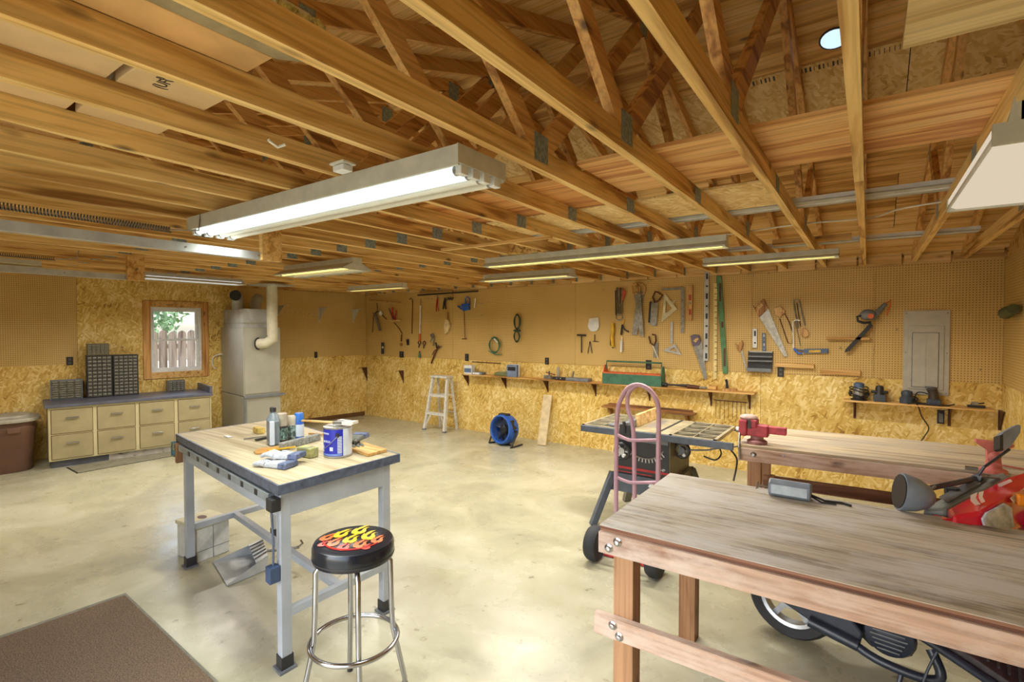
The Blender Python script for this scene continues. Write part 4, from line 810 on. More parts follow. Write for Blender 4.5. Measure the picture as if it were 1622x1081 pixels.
for i in range(4):
    y = y0 + .045 + i * .07; MB().cyl((x0 + .03, y, 2.372), (x1 - .03, y, 2.372), .0195, 14).build('fluorescent_tube', M_TUBE if i in (0, 1) else M_TOFF, t, smooth=True)
    for x, s in ((x0, 1), (x1, -1)):
        MB().box((x + s * .018, y, 2.375), (.03, .045, .05)).build('lamp_holder', M_WHITE, t, bev=.004)
        MB().cyl((x + s * .033, y, 2.372), (x + s * .05, y, 2.372), .0205, 12).build('tube_cap', M_CHROME, t)
glow('lamp_light', (x0 + x1) / 2, (y0 + y1) / 2, 2.348, x1 - x0 - .1, .22, 7, t, (.93, 1, .95), 140)
for i in range(3): MB().b2((x0 + .02, y0 + .078 + i * .07, 2.372), (x1 - .02, y0 + .082 + i * .07, 2.396)).build('reflector_rib', M_ENAM, t)
fixture('strip_light', 'four foot hooded fixture over the metal table, pale reflector half covering the lit tube', 'x', (-4.72, 3.24), 1.2, ZC - .0, .36, [0], 2, .12, mt=M_TUBEY)
fixture('strip_light', 'small chain hung fixture in the left corner of the ceiling, glowing yellow', 'x', (-5.88, 4.95), 1.2, 2.40, .13, True, 1, .075, True, M_TUBEY)
fixture('strip_light', 'long eight foot yellow glowing fixture across the middle of the ceiling', 'x', (-1.98, 4.0), 2.24, 2.452, .13, True, 1, .09, False, M_TUBEY)
fixture('strip_light', 'short yellow fixture just below and left of the eight foot one', 'x', (-3.32, 5.05), 1.22, 2.43, .26, [0], 2, .09, True, M_TUBEY)
fixture('strip_light', 'pale yellow fixture in front of the silver spirit level on the back wall', 'x', (-.78, 5.25), 1.13, 2.455, .14, True, 1, .075, False, M_TUBEY)
fixture('strip_light', 'dim white fixture along the left wall above the window', 'y', (-7.02, 3.0), 1.18, 2.43, .26, True, 2, .08, True, M_TUBED)
fixture('strip_light', 'yellow lit fixture at the left edge of the picture above the garage door track', 'y', (-6.75, .86), 1.22, 2.43, .14, True, 1, .08, False, M_TUBEY)
# wraparound
t = thing('wraparound_light', 'wide wraparound fixture with a cream frosted diffuser at the right edge', 'ceiling light', (.5, 2.75, 2.35))
x0, x1, y0, y1 = .315, .68, 2.18, 3.32
MB().prism([(x0 + .06, y0, ZC), (x1 - .06, y0, ZC), (x1 - .06, y0, 2.40), (x0 + .06, y0, 2.40)], (0, y1 - y0, 0)).build('housing', M_ENAM, t)
dfz = [(x0, 2.395), (x0, 2.36), (x0 + .03, 2.345), (x1 - .03, 2.345), (x1, 2.36), (x1, 2.395)]
MB().prism([(x, y0 + .02, z) for x, z in dfz], (0, y1 - y0 - .04, 0)).build('diffuser', M_DIFF, t)
for y, s in ((y0, 1), (y1, -1)): MB().prism([(x0 - .004, y, 2.335), (x1 + .004, y, 2.335), (x1 + .004, y, 2.40), (x1 - .03, y, 2.40), (x1 - .03, y, ZC + .02), (x0 + .045, y, ZC + .02), (x0 + .03, y, 2.40), (x0 - .004, y, 2.40)], (0, s * .02, 0)).build('end_cap', M_ENAM, t)
for x in (x0, x1): MB().b2((x - .004, y0 + .02, 2.345), (x + .004, y1 - .02, 2.36)).build('diffuser_edge', M_WHITE, t)

# ================================================================= ON AND UNDER THE JOISTS
ZT = ZC + .089 + .001
def lay(name, label, cat, x0, x1, y0, y1, th, mt, z=ZT, grp=None): return tag(MB().b2((x0, y0, z), (x1, y1, z + th)).build(name, mt), label, cat, grp)
lay('plywood_plank', 'long plywood strip lying across the joists above the right side of the room', 'plank', -1.16, .72, 2.2, 2.8, .018, wood('plywood_red', [(184, 118, 62), (220, 164, 96), (234, 190, 126)], 'x', .8, .6))
lay('plywood_plank', 'orange plywood sheet lying on the joists above the eight foot fixture', 'plank', -2.78, -1.18, 2.35, 3.0, .018, wood('plywood_orange', [(158, 92, 34), (196, 128, 56), (214, 154, 82)], 'x', .8, .6))
lay('strand_board_panel', 'pale strand board panel lying on the joists beside the metal channel', 'panel', -2.35, -.42, 3.02, 3.62, .012, M_OSBF)
lay('plywood_plank', 'thick pale pine plank laid over the joists at the top right corner', 'plank', .068, .74, 1.2, 1.82, .03, wood('pine_plank_pale', [(176, 140, 84), (208, 178, 120), (224, 200, 148)], 'x', .9, .6, shift=.05))
lay('plywood_plank', 'narrow board edge lying along the joists by the second metal channel', 'plank', -.75, -.13, 5.35, 5.42, .05, M_WPINE)
def chan(label, x0, x1, y, w=.19):
    t = thing('metal_channel', label, 'channel', ((x0 + x1) / 2, y, ZT))
    MB().b2((x0, y - w / 2, ZT), (x1, y + w / 2, ZT + .004)).build('web_plate', M_GALV, t)
    for s in (-1, 0, 1): MB().b2((x0, y + s * w * .46 - .004, ZT - (.004 if s == 0 else 0)), (x1, y + s * w * .46 + .004, ZT + .03)).build('flange', M_WHITE, t)
chan('white metal channel laid across the joists, the nearer and wider one', -2.35, .42, 3.73); chan('white metal channel laid across the joists near the back wall', -1.3, .72, 5.52, .16)
t = thing('ceiling_cable', 'thin white cable sagging across the joists on the right', 'cable', (-.5, 4.4, ZT + .01))
MB().tube(crv([(-1.2, 4.65, ZT + .012), (-.8, 4.55, ZT + .012), (-.4, 4.45, ZT + .01), (0, 4.5, ZT + .012), (.2, 4.3, ZT + .02), (.75, 4.1, ZT + .015)]), .006, 6).build('cable', M_TOFF, t, smooth=True)
# cartons lying on joists top left
mt_c = M_CARD
def carton(name, label, x0, x1, y0, y1, h, mt=M_CARD):
    t = thing(name, label, 'box', ((x0 + x1) / 2, (y0 + y1) / 2, ZT)); MB().b2((x0, y0, ZT), (x1, y1, ZT + h)).build('carton_body', mt, t, bev=.004); MB().b2((x0 + (x1 - x0) * .48, y0 - .001, ZT + .02), (x0 + (x1 - x0) * .52, y1 + .001, ZT + h + .0015)).build('tape', M_TOFF, t); return t
carton('storage_carton', 'flat tan carton on the joists with black print on its underside', -2.37, -1.64, .62, .885, .3)
carton('storage_carton', 'flat tan carton on the joists left of the printed one', -2.37, -1.64, .05, .595, .3)
tp = bpy.data.objects['storage_carton']
for s_, dx, dy, sz in [('BOSTON-AMES', 0, -.01, .03), ('No. 0278614', .0, .024, .03), ('13 Ga. 2"', .0, .058, .03), ('(UFC)', -.11, .01, .05)]:
    q_ = atz(281, 112, ZT); m = Matrix.Translation((q_.x + dx - tp.location.x, q_.y + dy - tp.location.y, -.0012)) @ Matrix.Rotation(R(180), 4, 'X')
    text(s_, sz, M_BLACK, tp, m, ext=.0004)
carton('cardboard_box', 'open brown cardboard box wedged on the joists at the left edge', -2.755, -2.405, .05, .68, .22, pm('cardboard_brown', (168, 124, 72), .8, 0, .1)); bpy.data.objects['cardboard_box'].location.z -= 0
# long tray of lamp tubes
t = thing('tube_carton', 'long cardboard tray of fluorescent tubes on the joists at the top left', 'box', (-1.35, .5, ZT))
MB().b2((-1.575, -.2, ZT), (-1.43, .83, ZT + .1)).build('long_box', pm('cardboard_orange', (206, 160, 100), .75, 0, .1, 6), t, bev=.003)
MB().prism([(-1.43, -.2, ZT + .002), (-1.335, -.2, ZT + .002), (-1.335, .80, ZT + .002), (-1.36, .92, ZT + .002), (-1.43, .84, ZT + .002)], (0, 0, .006)).build('flap', pm('cardboard_grey', (150, 132, 96), .8), t)
rr = random.Random(5)
for i in range(2): MB().cyl((-1.30 + i * .05, -.2, ZT + .04), (-1.30 + i * .05, .82, ZT + .04), .022, 14).build('lamp_tube', M_TOFF, t, smooth=True)
b = MB()
for i in range(30):
    y = .62 + i * .008
    for j in range(5): b.box((-1.325 + j * .024 + rr.uniform(-.004, .004), y, ZT + .016 + rr.uniform(0, .02)), (.018, .012, .03), rr.uniform(-.7, .7), rr.uniform(-.7, .7))
b.build('corrugated_sleeve', pm('pale_sleeve', (208, 208, 156), .8, 0, .3, 50), t, kind='stuff')
for px, py in ((344, 4), (369, 24)):
    e_ = atz(px, py, ZT - .002); MB().lathe([(.026, 0), (.026, -.004), (.02, -.006)], e_, 18).build('tube_end', M_CHROME, t, smooth=True)
    for s_ in (-1, 1): MB().cyl(e_ + Vector((s_ * .008, 0, -.006)), e_ + Vector((s_ * .008, 0, -.009)), .004, 8).build('pin_hole', M_BLACK, t)
# garage door tracks, springs, hangers
def track(label, x, y1, z, ye):
    t = thing('door_track', label, 'track', (x, y1 / 2, z)); y0 = YB + .05
    MB().prism([(x - .03, y0, z - .025), (x + .03, y0, z - .025), (x + .03, y0, z - .02), (x - .025, y0, z - .02), (x - .025, y0, z + .02), (x + .03, y0, z + .02), (x + .03, y0, z + .025), (x - .03, y0, z + .025)][::-1], (0, y1 - y0, 0)).build('rail', M_GALV, t)
    MB().b2((x + .028, y0, z - .026), (x + .033, y1, z + .026)).build('web_face', M_GALV, t)
    MB().b2((x - .01 + .033, y1 - .04, z - .03), (x + .03 + .033, y1 + .1, ZC)).build('hanger_block', M_WPINE, t)
    for y in (y0 + .4, y1 - .5, y1 - .05): MB().lathe([(.006, 0), (.006, .004)], (x + .033, y, z), 8, 'x').build('bolt', M_STEEL, t)
track('white garage door track with its wooden hanger, the nearer of the pair', -3.42, 1.90, 2.255, 0)
track('white garage door track further left, ending at a square wooden hanger', -5.87, 1.93, 2.255, 0)
def spring(label, x, z, ya, yb, r):
    t = thing('door_spring', label, 'spring', (x, (ya + yb) / 2, z)); n = int((yb - ya) / .013); pts = []
    for i in range(n * 6): a = i * math.pi / 3; pts.append((x + r * math.cos(a), ya + (yb - ya) * i / (n * 6), z + r * math.sin(a)))
    MB().tube(pts, .0033, 4).build('coil', pm('spring_steel', (96, 88, 78), .5, .2), t, kind='stuff'); MB().tube([(x, yb, z), (x, yb + .15, z + .02), (x, yb + .16, ZC)], .004, 6).build('hook_end', M_STEEL, t)
spring('long black coil spring beside the nearer garage door track', -3.33, 2.335, -.3, 1.3, .017)
spring('thin dark coil spring beside the further garage door track', -5.75, 2.36, .3, 1.35, .014)
jb = thing('junction_box', 'small white junction box under a joist left of the big fixture', 'junction box', tuple(atz(543, 272, 2.40)))
p = atz(543, 268, 2.43); MB().box(p, (.07, .05, .025)).build('box_body', M_WHITE, jb, bev=.004); MB().box(p + Vector((0, 0, .02)), (.09, .065, .008)).build('cover', M_TOFF, jb)
MB().tube([atz(425, 222, 2.44), atz(440, 233, 2.43), atz(452, 229, 2.44)], .006, 6).build('cable_loop', M_TOFF, jb)
# joist cross board near the middle
tag(MB().b2((-3.05, 3.28, ZC - .02), (-1.95, 3.32, ZC - .001)).build('batten', M_WPINE), 'thin pale batten nailed under the joists in the middle of the room', 'batten')
tag(MB().b2((-2.86, 3.9, ZC + .0), (-2.45, 3.96, ZC + .088)).build('joist_blocking', M_CHORD), 'short wooden block between two joists right above the middle batten', 'block')

# ================================================================= LEFT WALL: furnace, cabinet
nL = Vector((1, -.15, 0)).normalized(); wL = Vector((.15, 1, 0)).normalized()
base = Vector((lwx(4.13), 4.13, 0)); TW = .55; TD = 1.04
def FP(u, v, z): return base + nL * u + wL * v + Vector((0, 0, z))   # u out of the wall, v along it
def fbox(u0, u1, v0, v1, z0, z1): return MB().hexa([FP(u, v, z) for z in (z0, z1) for u, v in ((u0, v0), (u1, v0), (u1, v1), (u0, v1))])
t = thing('furnace', 'tall grey sheet metal furnace cabinet standing by the left wall', 'furnace', tuple(FP(.5, .27, 0)))
MF = pm('furnace_steel', (168, 166, 152), .42, .25, .05, 3)
fbox(.03, TD, 0, TW, .0, .72).build('lower_cabinet', MF, t, bev=.004); fbox(.03, TD, 0, TW, .73, 1.78).build('upper_cabinet', MF, t, bev=.004)
fbox(TD, TD + .012, .015, TW - .01, .76, 1.765).build('front_door', MF, t, bev=.003); fbox(TD, TD + .03, .0, TW + .06, .70, .735).build('ledge_strip', M_GREY, t)
fbox(TD + .001, TD + .02, .0, .03, .05, .72).build('edge_strip', M_GREY, t)
fbox(.08, TD - .06, .03, TW - .02, 1.78, 2.065).build('plenum', M_GALV, t); fbox(.08, TD - .05, .02, TW - .01, 1.83, 1.86).build('plenum_band', MF, t)
def elbow(u, v, z, r, up, name, mt, open_to):
    c = FP(u, v, z); b = MB(); a = Vector((0, 0, 1)); o = open_to; pts = [c, c + a * up]
    for i in range(1, 6): th = i * math.pi / 10; pts.append(c + a * (up + r * 1.2 * math.sin(th)) + o * (r * 1.2 * (1 - math.cos(th))))
    pts.append(pts[-1] + o * .03)
    b.tube(pts, r, 18, caps=False).build(name, mt, t, smooth=True)
    MB().tube([pts[-1] - o * .012, pts[-1] - o * .008], r * .93, 18).build('duct_mouth', M_BLACK, t)
    for k in (0, .03): MB().tube([pts[1] - a * k * 2, pts[1] - a * (k * 2 + .012)], r * 1.05, 18).build('duct_ring', mt, t)
elbow(.55, .09, 2.06, .085, .12, 'round_duct', M_GALV, (nL * .85 - wL * .5).normalized())
elbow(.4, .42, 2.06, .085, .1, 'round_duct', M_GALV, -nL * .8 + wL * .6)
# exhaust pipe
pz = FP(TD + .16, .37, 0)
MB().tube([FP(TD + .0, .22, 1.53), FP(TD + .05, .24, 1.53), FP(TD + .11, .30, 1.54), pz + Vector((0, 0, 1.60)), pz + Vector((0, 0, 1.68)), pz + Vector((0, 0, ZC - .04))], .078, 20).build('exhaust_pipe', pm('painted_pipe', (206, 200, 176), .45, 0, .05), t, smooth=True)
for z in (1.66, 1.84): MB().tube([pz + Vector((0, 0, z)), pz + Vector((0, 0, z + .012))], .083, 20).build('pipe_ring', MATS['painted_pipe'], t)
MB().tube([FP(TD + .012, .215, 1.53), FP(TD + .02, .22, 1.53)], .095, 20).build('pipe_collar', M_BLACK, t)
MB().box(pz + Vector((0, 0, ZC - .03)), (.5, .42, .018), R(12)).build('ceiling_plate', M_GALV, t)
MB().tube(crv([FP(-.0 + .03, -.09, 1.10), FP(.03, -.13, 1.17), FP(.03, -.12, 1.29), FP(.05, -.03, 1.34), FP(.1, 0, 1.34)]), .009, 6).build('conduit', M_WHITE, t, smooth=True)

cf = Vector((.198, 1, 0)).normalized(); ca = math.atan2(cf.y, cf.x); cO = Vector((-8.36, 1.86, 0)); CLn, CDp = 1.80, .74
t = thing('drawer_cabinet', 'long beige metal base cabinet with eight drawers and a dark counter under the window', 'cabinet', tuple(cO), ca)
def cb(x0, x1, y0, y1, z0, z1, name, mt, par=None, bev=0): return MB().b2((x0, y0, z0), (x1, y1, z1)).build(name, mt, par or t, local=True, bev=bev)
cb(0, CLn, .0, CDp, .09, .765, 'cabinet_body', M_BEIGE, bev=.004)
cb(.02, CLn * .33, .035, CDp, 0, .09, 'plinth', pm('plinth_dark', (86, 88, 98), .5, 0, .2, 6)); cb(CLn * .33, CLn, .035, CDp, 0, .09, 'plinth', pm('plinth_peeling', (190, 186, 176), .7, 0, .1, 12, dirt=(44, 42, 40)))
cb(-.035, CLn + .015, -.035, CDp + .01, .766, .803, 'countertop', M_DKTOP, bev=.004); cb(CLn - .02, CLn + .012, -.02, CDp, .804, .90, 'side_splash', M_DKTOP, bev=.003)
cwid = CLn / 4
for i in range(4):
    for j in range(2):
        x0 = i * cwid + .03; x1 = (i + 1) * cwid - .022; z0 = .115 + j * .322; z1 = z0 + .297
        cb(x0 - .006, x1 + .006, -.0015, 0, z0 - .006, z1 + .006, 'drawer_gap', M_BRK)
        d = cb(x0, x1, -.014, .001, z0, z1, 'drawer', pm('drawer_beige', (168, 156, 118), .45, .1, .05, 6), bev=.003)
        xc = (x0 + x1) / 2; zc = z0 + .185
        cb(xc - .065, xc + .065, -.04, -.028, zc, zc + .016, 'handle', M_CHROME, d, .003)
        for s in (-1, 1): cb(xc + s * .055 - .005, xc + s * .055 + .005, -.03, -.014, zc + .001, zc + .011, 'handle_post', M_ALU, d)
def organizer(label, pa, pb, h, d, nx, nz, frame_m, face_m, z=.803, name='parts_organizer', dz=.012, lab=None):
    A, B = atz(*pa, z), atz(*pb, z); A = C0 + (A - C0) * .978; B = C0 + (B - C0) * .978; A.z = B.z = z + .001
    w = (B - A).length; L_ = math.atan2(cf.y, cf.x)
    o = thing(name, label, 'drawer organizer', (A.x, A.y, z), L_); dw = (w - .02) / nx; dh = (h - .02) / nz
    MB().b2((0, .006, 0), (w, d, h)).build('case', frame_m, o, local=True); b = MB(); hb = MB()
    for wv in (0, w - .008): MB().b2((wv, -.002, 0), (wv + .008, .006, h)).build('case_edge', frame_m, o, local=True)
    for i in range(nx):
        for j in range(nz):
            x = .01 + i * dw; zz = .01 + j * dh; b.b2((x + .002, -.006, zz + .002), (x + dw - .003, .008, zz + dh * .9)); hb.b2((x + dw * .15, -.014, zz + dh * .45), (x + dw * .82, -.005, zz + dh * .72))
    b.build('drawer_fronts', face_m, o, local=True, kind='stuff'); hb.build('drawer_pulls', pm('pull_grey', (150, 150, 138), .4), o, local=True, kind='stuff'); return o
M_ORGD = pm('organizer_smoke', (92, 90, 82), .4, 0, .3, 40)
organizer('low grey drawer organizer with a pale blue rim at the left end of the counter', (80, 632), (131, 629), .262, .10, 4, 8, pm('rim_blue', (112, 126, 140), .4), pm('drawer_olive', (112, 108, 84), .45, 0, .3, 40))
organizer('tall black drawer organizer on the left, the one carrying a small organizer', (138, 628.5), (177, 625), .585, .17, 5, 11, M_BLACK, M_ORGD)
organizer('tall black drawer organizer standing right of its twin', (180, 625.5), (217, 622), .583, .17, 5, 12, M_BLACK, M_ORGD)
organizer('small grey organizer under the window on the counter', (266, 619), (293, 617), .165, .15, 4, 5, pm('organizer_grey', (104, 104, 104), .4), M_ORGD)
A_ = atz(142, 628, .803); o = organizer('small olive organizer sitting on top of the tall black one', (141, 564.4), (172, 562.5), .16, .14, 5, 6, pm('organizer_olive', (112, 104, 66), .5), pm('drawer_olive', (112, 108, 84)), z=.803)
o.location = Vector(bpy.data.objects['parts_organizer.001'].location) + Vector((0.0, .01, .5865)); o.scale = (.30, 1, 1)
# black floor mat below the cabinet
mp_ = [atz(124, 750, 0), atz(107, 741, 0), atz(318, 703, 0), atz(330, 713, 0)]
mat_ = tag(MB().prism([p + Vector((0, 0, .001)) for p in mp_], (0, 0, .006)).build('floor_mat', pm('mat_grey', (132, 128, 108), .8)), 'thin grey mat with a black edge lying in front of the beige cabinet', 'mat')
ctr = sum(mp_, Vector()) / 4; MB().prism([ctr + (p - ctr) * 1.02 for p in mp_], (0, 0, .0045)).build('mat_edge', M_BLACK, mat_)
# trash can
tc = Vector((-8.75, 1.52, 0)); t = thing('trash_can', 'big brown plastic trash can with a dusty grey lid at the left edge', 'trash can', tuple(tc))
M_TC = pm('bin_brown', (104, 74, 58), .55, 0, .12, 5)
bn = MB(); n = 32; rings = []
def sup(a, rx, ry, p=3.2): c, s = math.cos(a), math.sin(a); k = (abs(c) ** p + abs(s) ** p) ** (-1 / p); return Vector((c * k * rx, s * k * ry, 0))
def ring(z, rx, ry): return [tc + Vector((0, 0, z)) + Matrix.Rotation(R(79), 3, 'Z') @ sup(2 * math.pi * j / n, rx, ry) for j in range(n)]
def loft(rs, name, mt, par, smooth=True):
    b = MB(); vs = [v for r_ in rs for v in r_]; fs = [tuple(range(n))[::-1]]
    for i in range(len(rs) - 1): fs += [(i * n + j, i * n + (j + 1) % n, (i + 1) * n + (j + 1) % n, (i + 1) * n + j) for j in range(n)]
    fs.append(tuple((len(rs) - 1) * n + j for j in range(n))); return b.add(vs, fs).build(name, mt, par, smooth=smooth)
loft([ring(0, .25, .23), ring(.02, .26, .24), ring(.48, .30, .28), ring(.49, .305, .285), ring(.55, .31, .29), ring(.56, .30, .28), ring(.62, .315, .295)], 'bin_body', M_TC, t)
loft([ring(.62, .345, .325), ring(.645, .35, .33), ring(.66, .34, .32), ring(.675, .26, .24), ring(.69, .25, .23), ring(.695, .1, .1)], 'lid', pm('lid_grey', (168, 164, 148), .6, 0, .12, 8), t)
for s in (-1, 1):
    c = tc + Matrix.Rotation(R(79), 3, 'Z') @ Vector((.1 * s, -.29, .52)); MB().box(c, (.12, .03, .06), R(79)).build('handle', M_TC, t, bev=.008)

# ================================================================= BY THE BACK WALL ON THE FLOOR
# stepladder
lc = Vector((-6.08, 6.42, 0)); t = thing('stepladder', 'small paint splattered aluminium stepladder folded open by the back wall', 'ladder', tuple(lc))
ML = pm('splattered_alu', (214, 212, 204), .55, .1, .1, 30)
hh = .93
def rail(xb, xt, yb, yt, name, w=.06, d=.03): MB().bar(lc + Vector((xb, yb, 0)), lc + Vector((xt, yt, hh)), d, w, (0, 1, 0)).build(name, ML, t)
for s in (-1, 1):
    rail(.235 * s, .165 * s, -.06, .10, 'front_rail', .05, .045); rail(.20 * s, .155 * s, .30, .20, 'rear_rail', .03, .035)
    MB().bar(lc + Vector((.225 * s, -.05, .06)), lc + Vector((.1 * s, -.01, .31)), .012, .02).build('brace', ML, t)
    MB().box(lc + Vector((.237 * s, -.06, .012)), (.06, .05, .024)).build('foot', M_GREY, t)
for i, z in enumerate((.31, .62)):
    k = z / hh; MB().b2(lc + Vector((-.235 + .07 * k + .02, -.06 + .16 * k - .03, z - .04)), lc + Vector((.235 - .07 * k - .02, -.06 + .16 * k + .05, z))).build('step', ML, t)
MB().b2(lc + Vector((-.19, .04, hh - .02)), lc + Vector((.19, .23, hh + .012))).build('top_cap', ML, t, bev=.004)
for z in (.3, .6): MB().bar(lc + Vector((-.19, .28, z)), lc + Vector((.19, .28, z)), .01, .02).build('rear_rung', ML, t)
# blue fan
fc = Vector((-4.50, 6.23, .235)); t = thing('floor_fan', 'round blue drum fan on a black tilting stand on the floor', 'fan', (fc.x, fc.y, 0))
fa = (Vector((-4.50, 6.23, 0)) - Vector((-4.42, 6.75, 0))).normalized() ; axd = Vector((-.18, -1, .12)).normalized()
def disc(b, r, h0, h1): return b.cyl(fc + axd * h0, fc + axd * h1, r, 28)
q = axd.to_track_quat('Z', 'Y').to_matrix()
def fl(prof, nm, mt, sm=True): b = MB(); b.lathe(prof, (0, 0, 0), 32, 'z', False); b.v = [fc + q @ v for v in b.v]; return b.build(nm, mt, t, smooth=sm)
M_FB = pm('fan_blue', (44, 92, 178), .4, 0, .08)
fl([(.185, -.1), (.205, -.1), (.225, -.06), (.225, .06), (.215, .1), (.195, .105), (.185, .09), (.185, -.1)], 'drum', M_FB)
fl([(.184, -.098), (.10, -.104), (.001, -.105), (.001, -.101), (.184, -.094)], 'rear_grille', pm('fan_inside', (30, 48, 84), .5))
fl([(.001, -.06), (.07, -.06), (.07, .03), (.05, .045), (.001, .05)], 'motor_hub', M_BLACK)
for i in range(5):
    a = i * 1.2566; u = Vector((math.cos(a), math.sin(a), 0)); w_ = Vector((-math.sin(a), math.cos(a), 0)); b = MB()
    pts = [u * .06 + w_ * -.03 + Vector((0, 0, -.02)), u * .06 + w_ * .03 + Vector((0, 0, .02)), u * .175 + w_ * .08 + Vector((0, 0, .03)), u * .175 + w_ * -.06 + Vector((0, 0, -.03))]
    b.prism(pts, (0, 0, .004)); b.v = [fc + q @ v for v in b.v]; b.build('fan_blade', pm('blade_dark', (42, 62, 100), .4), t)
for r_ in (.09, .115, .14, .165, .19): b = MB().tube([(math.cos(a) * r_, math.sin(a) * r_, .085 + .012 * (1 - r_ / .19)) for a in [i * math.pi / 16 for i in range(32)]], .002, 5, True); b.v = [fc + q @ v for v in b.v]; b.build('grille_ring', M_BLACK, t)
b = MB()
for i in range(16): a = i * math.pi / 8; b.tube([(math.cos(a) * .06, math.sin(a) * .06, .095), (math.cos(a) * .195, math.sin(a) * .195, .088)], .002, 5)
b.v = [fc + q @ v for v in b.v]; b.build('grille_spokes', M_BLACK, t)
sx = Vector((1, -.18, 0)).normalized()
for s in (-1, 1): MB().tube([fc + sx * .245 * s, fc + sx * .25 * s + Vector((0, 0, -.12)) + axd * .03, fc + sx * .235 * s + Vector((0, -.12, -.222))], .013, 8).build('stand_leg', M_BLACK, t, smooth=True); MB().cyl(fc + sx * .22 * s, fc + sx * .262 * s, .02, 10).build('pivot_knob', M_BLACK, t)
MB().tube([fc + sx * .235 + Vector((0, -.12, -.222)), fc + sx * .18 + Vector((0, -.0, -.222)), fc - sx * .18 + Vector((0, -.0, -.222)), fc - sx * .235 + Vector((0, -.12, -.222))], .013, 8).build('stand_base', M_BLACK, t, smooth=True)
MB().tube([fc + sx * .245 + Vector((0, -.1, -.222)), fc + sx * .25 + Vector((0, .16, -.222))], .013, 8).build('stand_foot', M_BLACK, t, smooth=True)
b = MB().box(fc + Vector((0, 0, .225)), (.16, .1, .03)); b.build('carry_handle', M_BLACK, t, bev=.008)
MB().box(fc + sx * .19 + Vector((0, 0, .09)), (.03, .09, .14), 0, 0, R(-25)).build('control_box', M_BLACK, t, bev=.006)
# leaning plank
p0, p1 = atz(858, 706, 0), aty(868, 626, YA - .035)
tag(MB().bar(p0 + Vector((0, 0, .006)), p1, .15, .02, (0, 1, 0)).build('leaning_plank', pm('aged_board', (212, 192, 150), .7, 0, .1, 12)), 'pale stained board leaning upright against the back wall right of the blue fan', 'plank')

# ================================================================= TABLE SAW
z = .88; t = thing('table_saw', 'black and grey contractor table saw with cast open grid wings on a steel stand', 'table saw', (-1.45, 4.5, 0))
X0, X1, Y0, Y1 = -2.15, -.97, 4.20, 4.93
M_CI = pm('cast_iron', (186, 176, 146), .35, .4, .15, 10); M_SD = pm('saw_dark', (82, 90, 102), .45, .2, .12); M_SB = pm('saw_black', (44, 44, 46), .45)
MB().b2((-1.80, Y0, z - .035), (-1.35, Y1, z)).build('cast_table', M_CI, t, bev=.002)
for y in (.32,): MB().b2((-1.79, Y0 - .001, z - .002), (-1.765, Y1, z + .001)).build('miter_slot', M_SB, t); MB().b2((-1.46, Y0 - .001, z - .002), (-1.435, Y1, z + .001)).build('miter_slot', M_SB, t)
MB().b2((-1.63, Y0 + .2, z - .001), (-1.54, Y0 + .6, z + .0015)).build('throat_plate', M_ALU, t)
def wing(xa, xb):
    w = thing_part = MB(); b = w; h0, h1 = z - .03, z
    b.b2((xa, Y0, h0), (xb, Y0 + .025, h1)); b.b2((xa, Y1 - .025, h0), (xb, Y1, h1)); b.b2((xa, Y0, h0), (xa + .025, Y1, h1)); b.b2((xb - .025, Y0, h0), (xb, Y1, h1))
    for i in (1, 2, 3): y = Y0 + (Y1 - Y0) * i / 4; b.b2((xa, y - .006, h0), (xb, y + .006, h1 - .001))
    x = (xa + xb) / 2
    for i in range(4):
        ya, yb = Y0 + (Y1 - Y0) * i / 4, Y0 + (Y1 - Y0) * (i + 1) / 4
        for (q0, q1) in (((xa, ya), (x, yb)), ((x, ya), (xb, yb)), ((x, ya), (x, yb))): b.bar((q0[0], q0[1], h1 - .01), (q1[0], q1[1], h1 - .01), .007, .016)
    b.build('grid_wing', M_CI, t); MB().b2((xa + .02, Y0 + .02, h0 - .012), (xb - .02, Y1 - .02, h0 - .008)).build('wing_pan', pm('pan_navy', (52, 62, 82), .5), t)
wing(X0, -1.803); wing(-1.347, X1)
MB().b2((X0, Y0 - .028, z - .06), (X1 + .13, Y0 - .002, z - .005)).build('front_rail', M_SD, t, bev=.003); MB().b2((X0 + .1, Y1 + .002, z - .05), (X1, Y1 + .022, z - .01)).build('rear_rail', M_SD, t)
# fence
MB().b2((-1.735, Y0 - .03, z + .004), (-1.69, Y1 + .02, z + .065)).build('rip_fence', M_GREY, t, bev=.003); MB().b2((-1.70, Y0 + .16, z + .004), (-1.672, Y1 + .03, z + .11)).build('fence_board', M_PLY, t)
MB().b2((-1.76, Y0 - .06, z - .05), (-1.66, Y0 - .03, z + .05)).build('fence_head', M_SB, t, bev=.006); MB().cyl((-1.71, Y0 - .06, z - .02), (-1.71, Y0 - .075, z + .08), .014, 8).build('fence_lever', M_SB, t)
mg = MB().lathe([(.07, 0), (.07, .012), (.02, .014), (.018, .03)], (-1.86, Y0 + .12, z + .002), 16); mg.build('miter_gauge', M_GREY, t); MB().cyl((-1.86, Y0 + .12, z + .015), (-1.86, Y0 + .12, z + .09), .018, 10).build('miter_knob', M_SB, t)
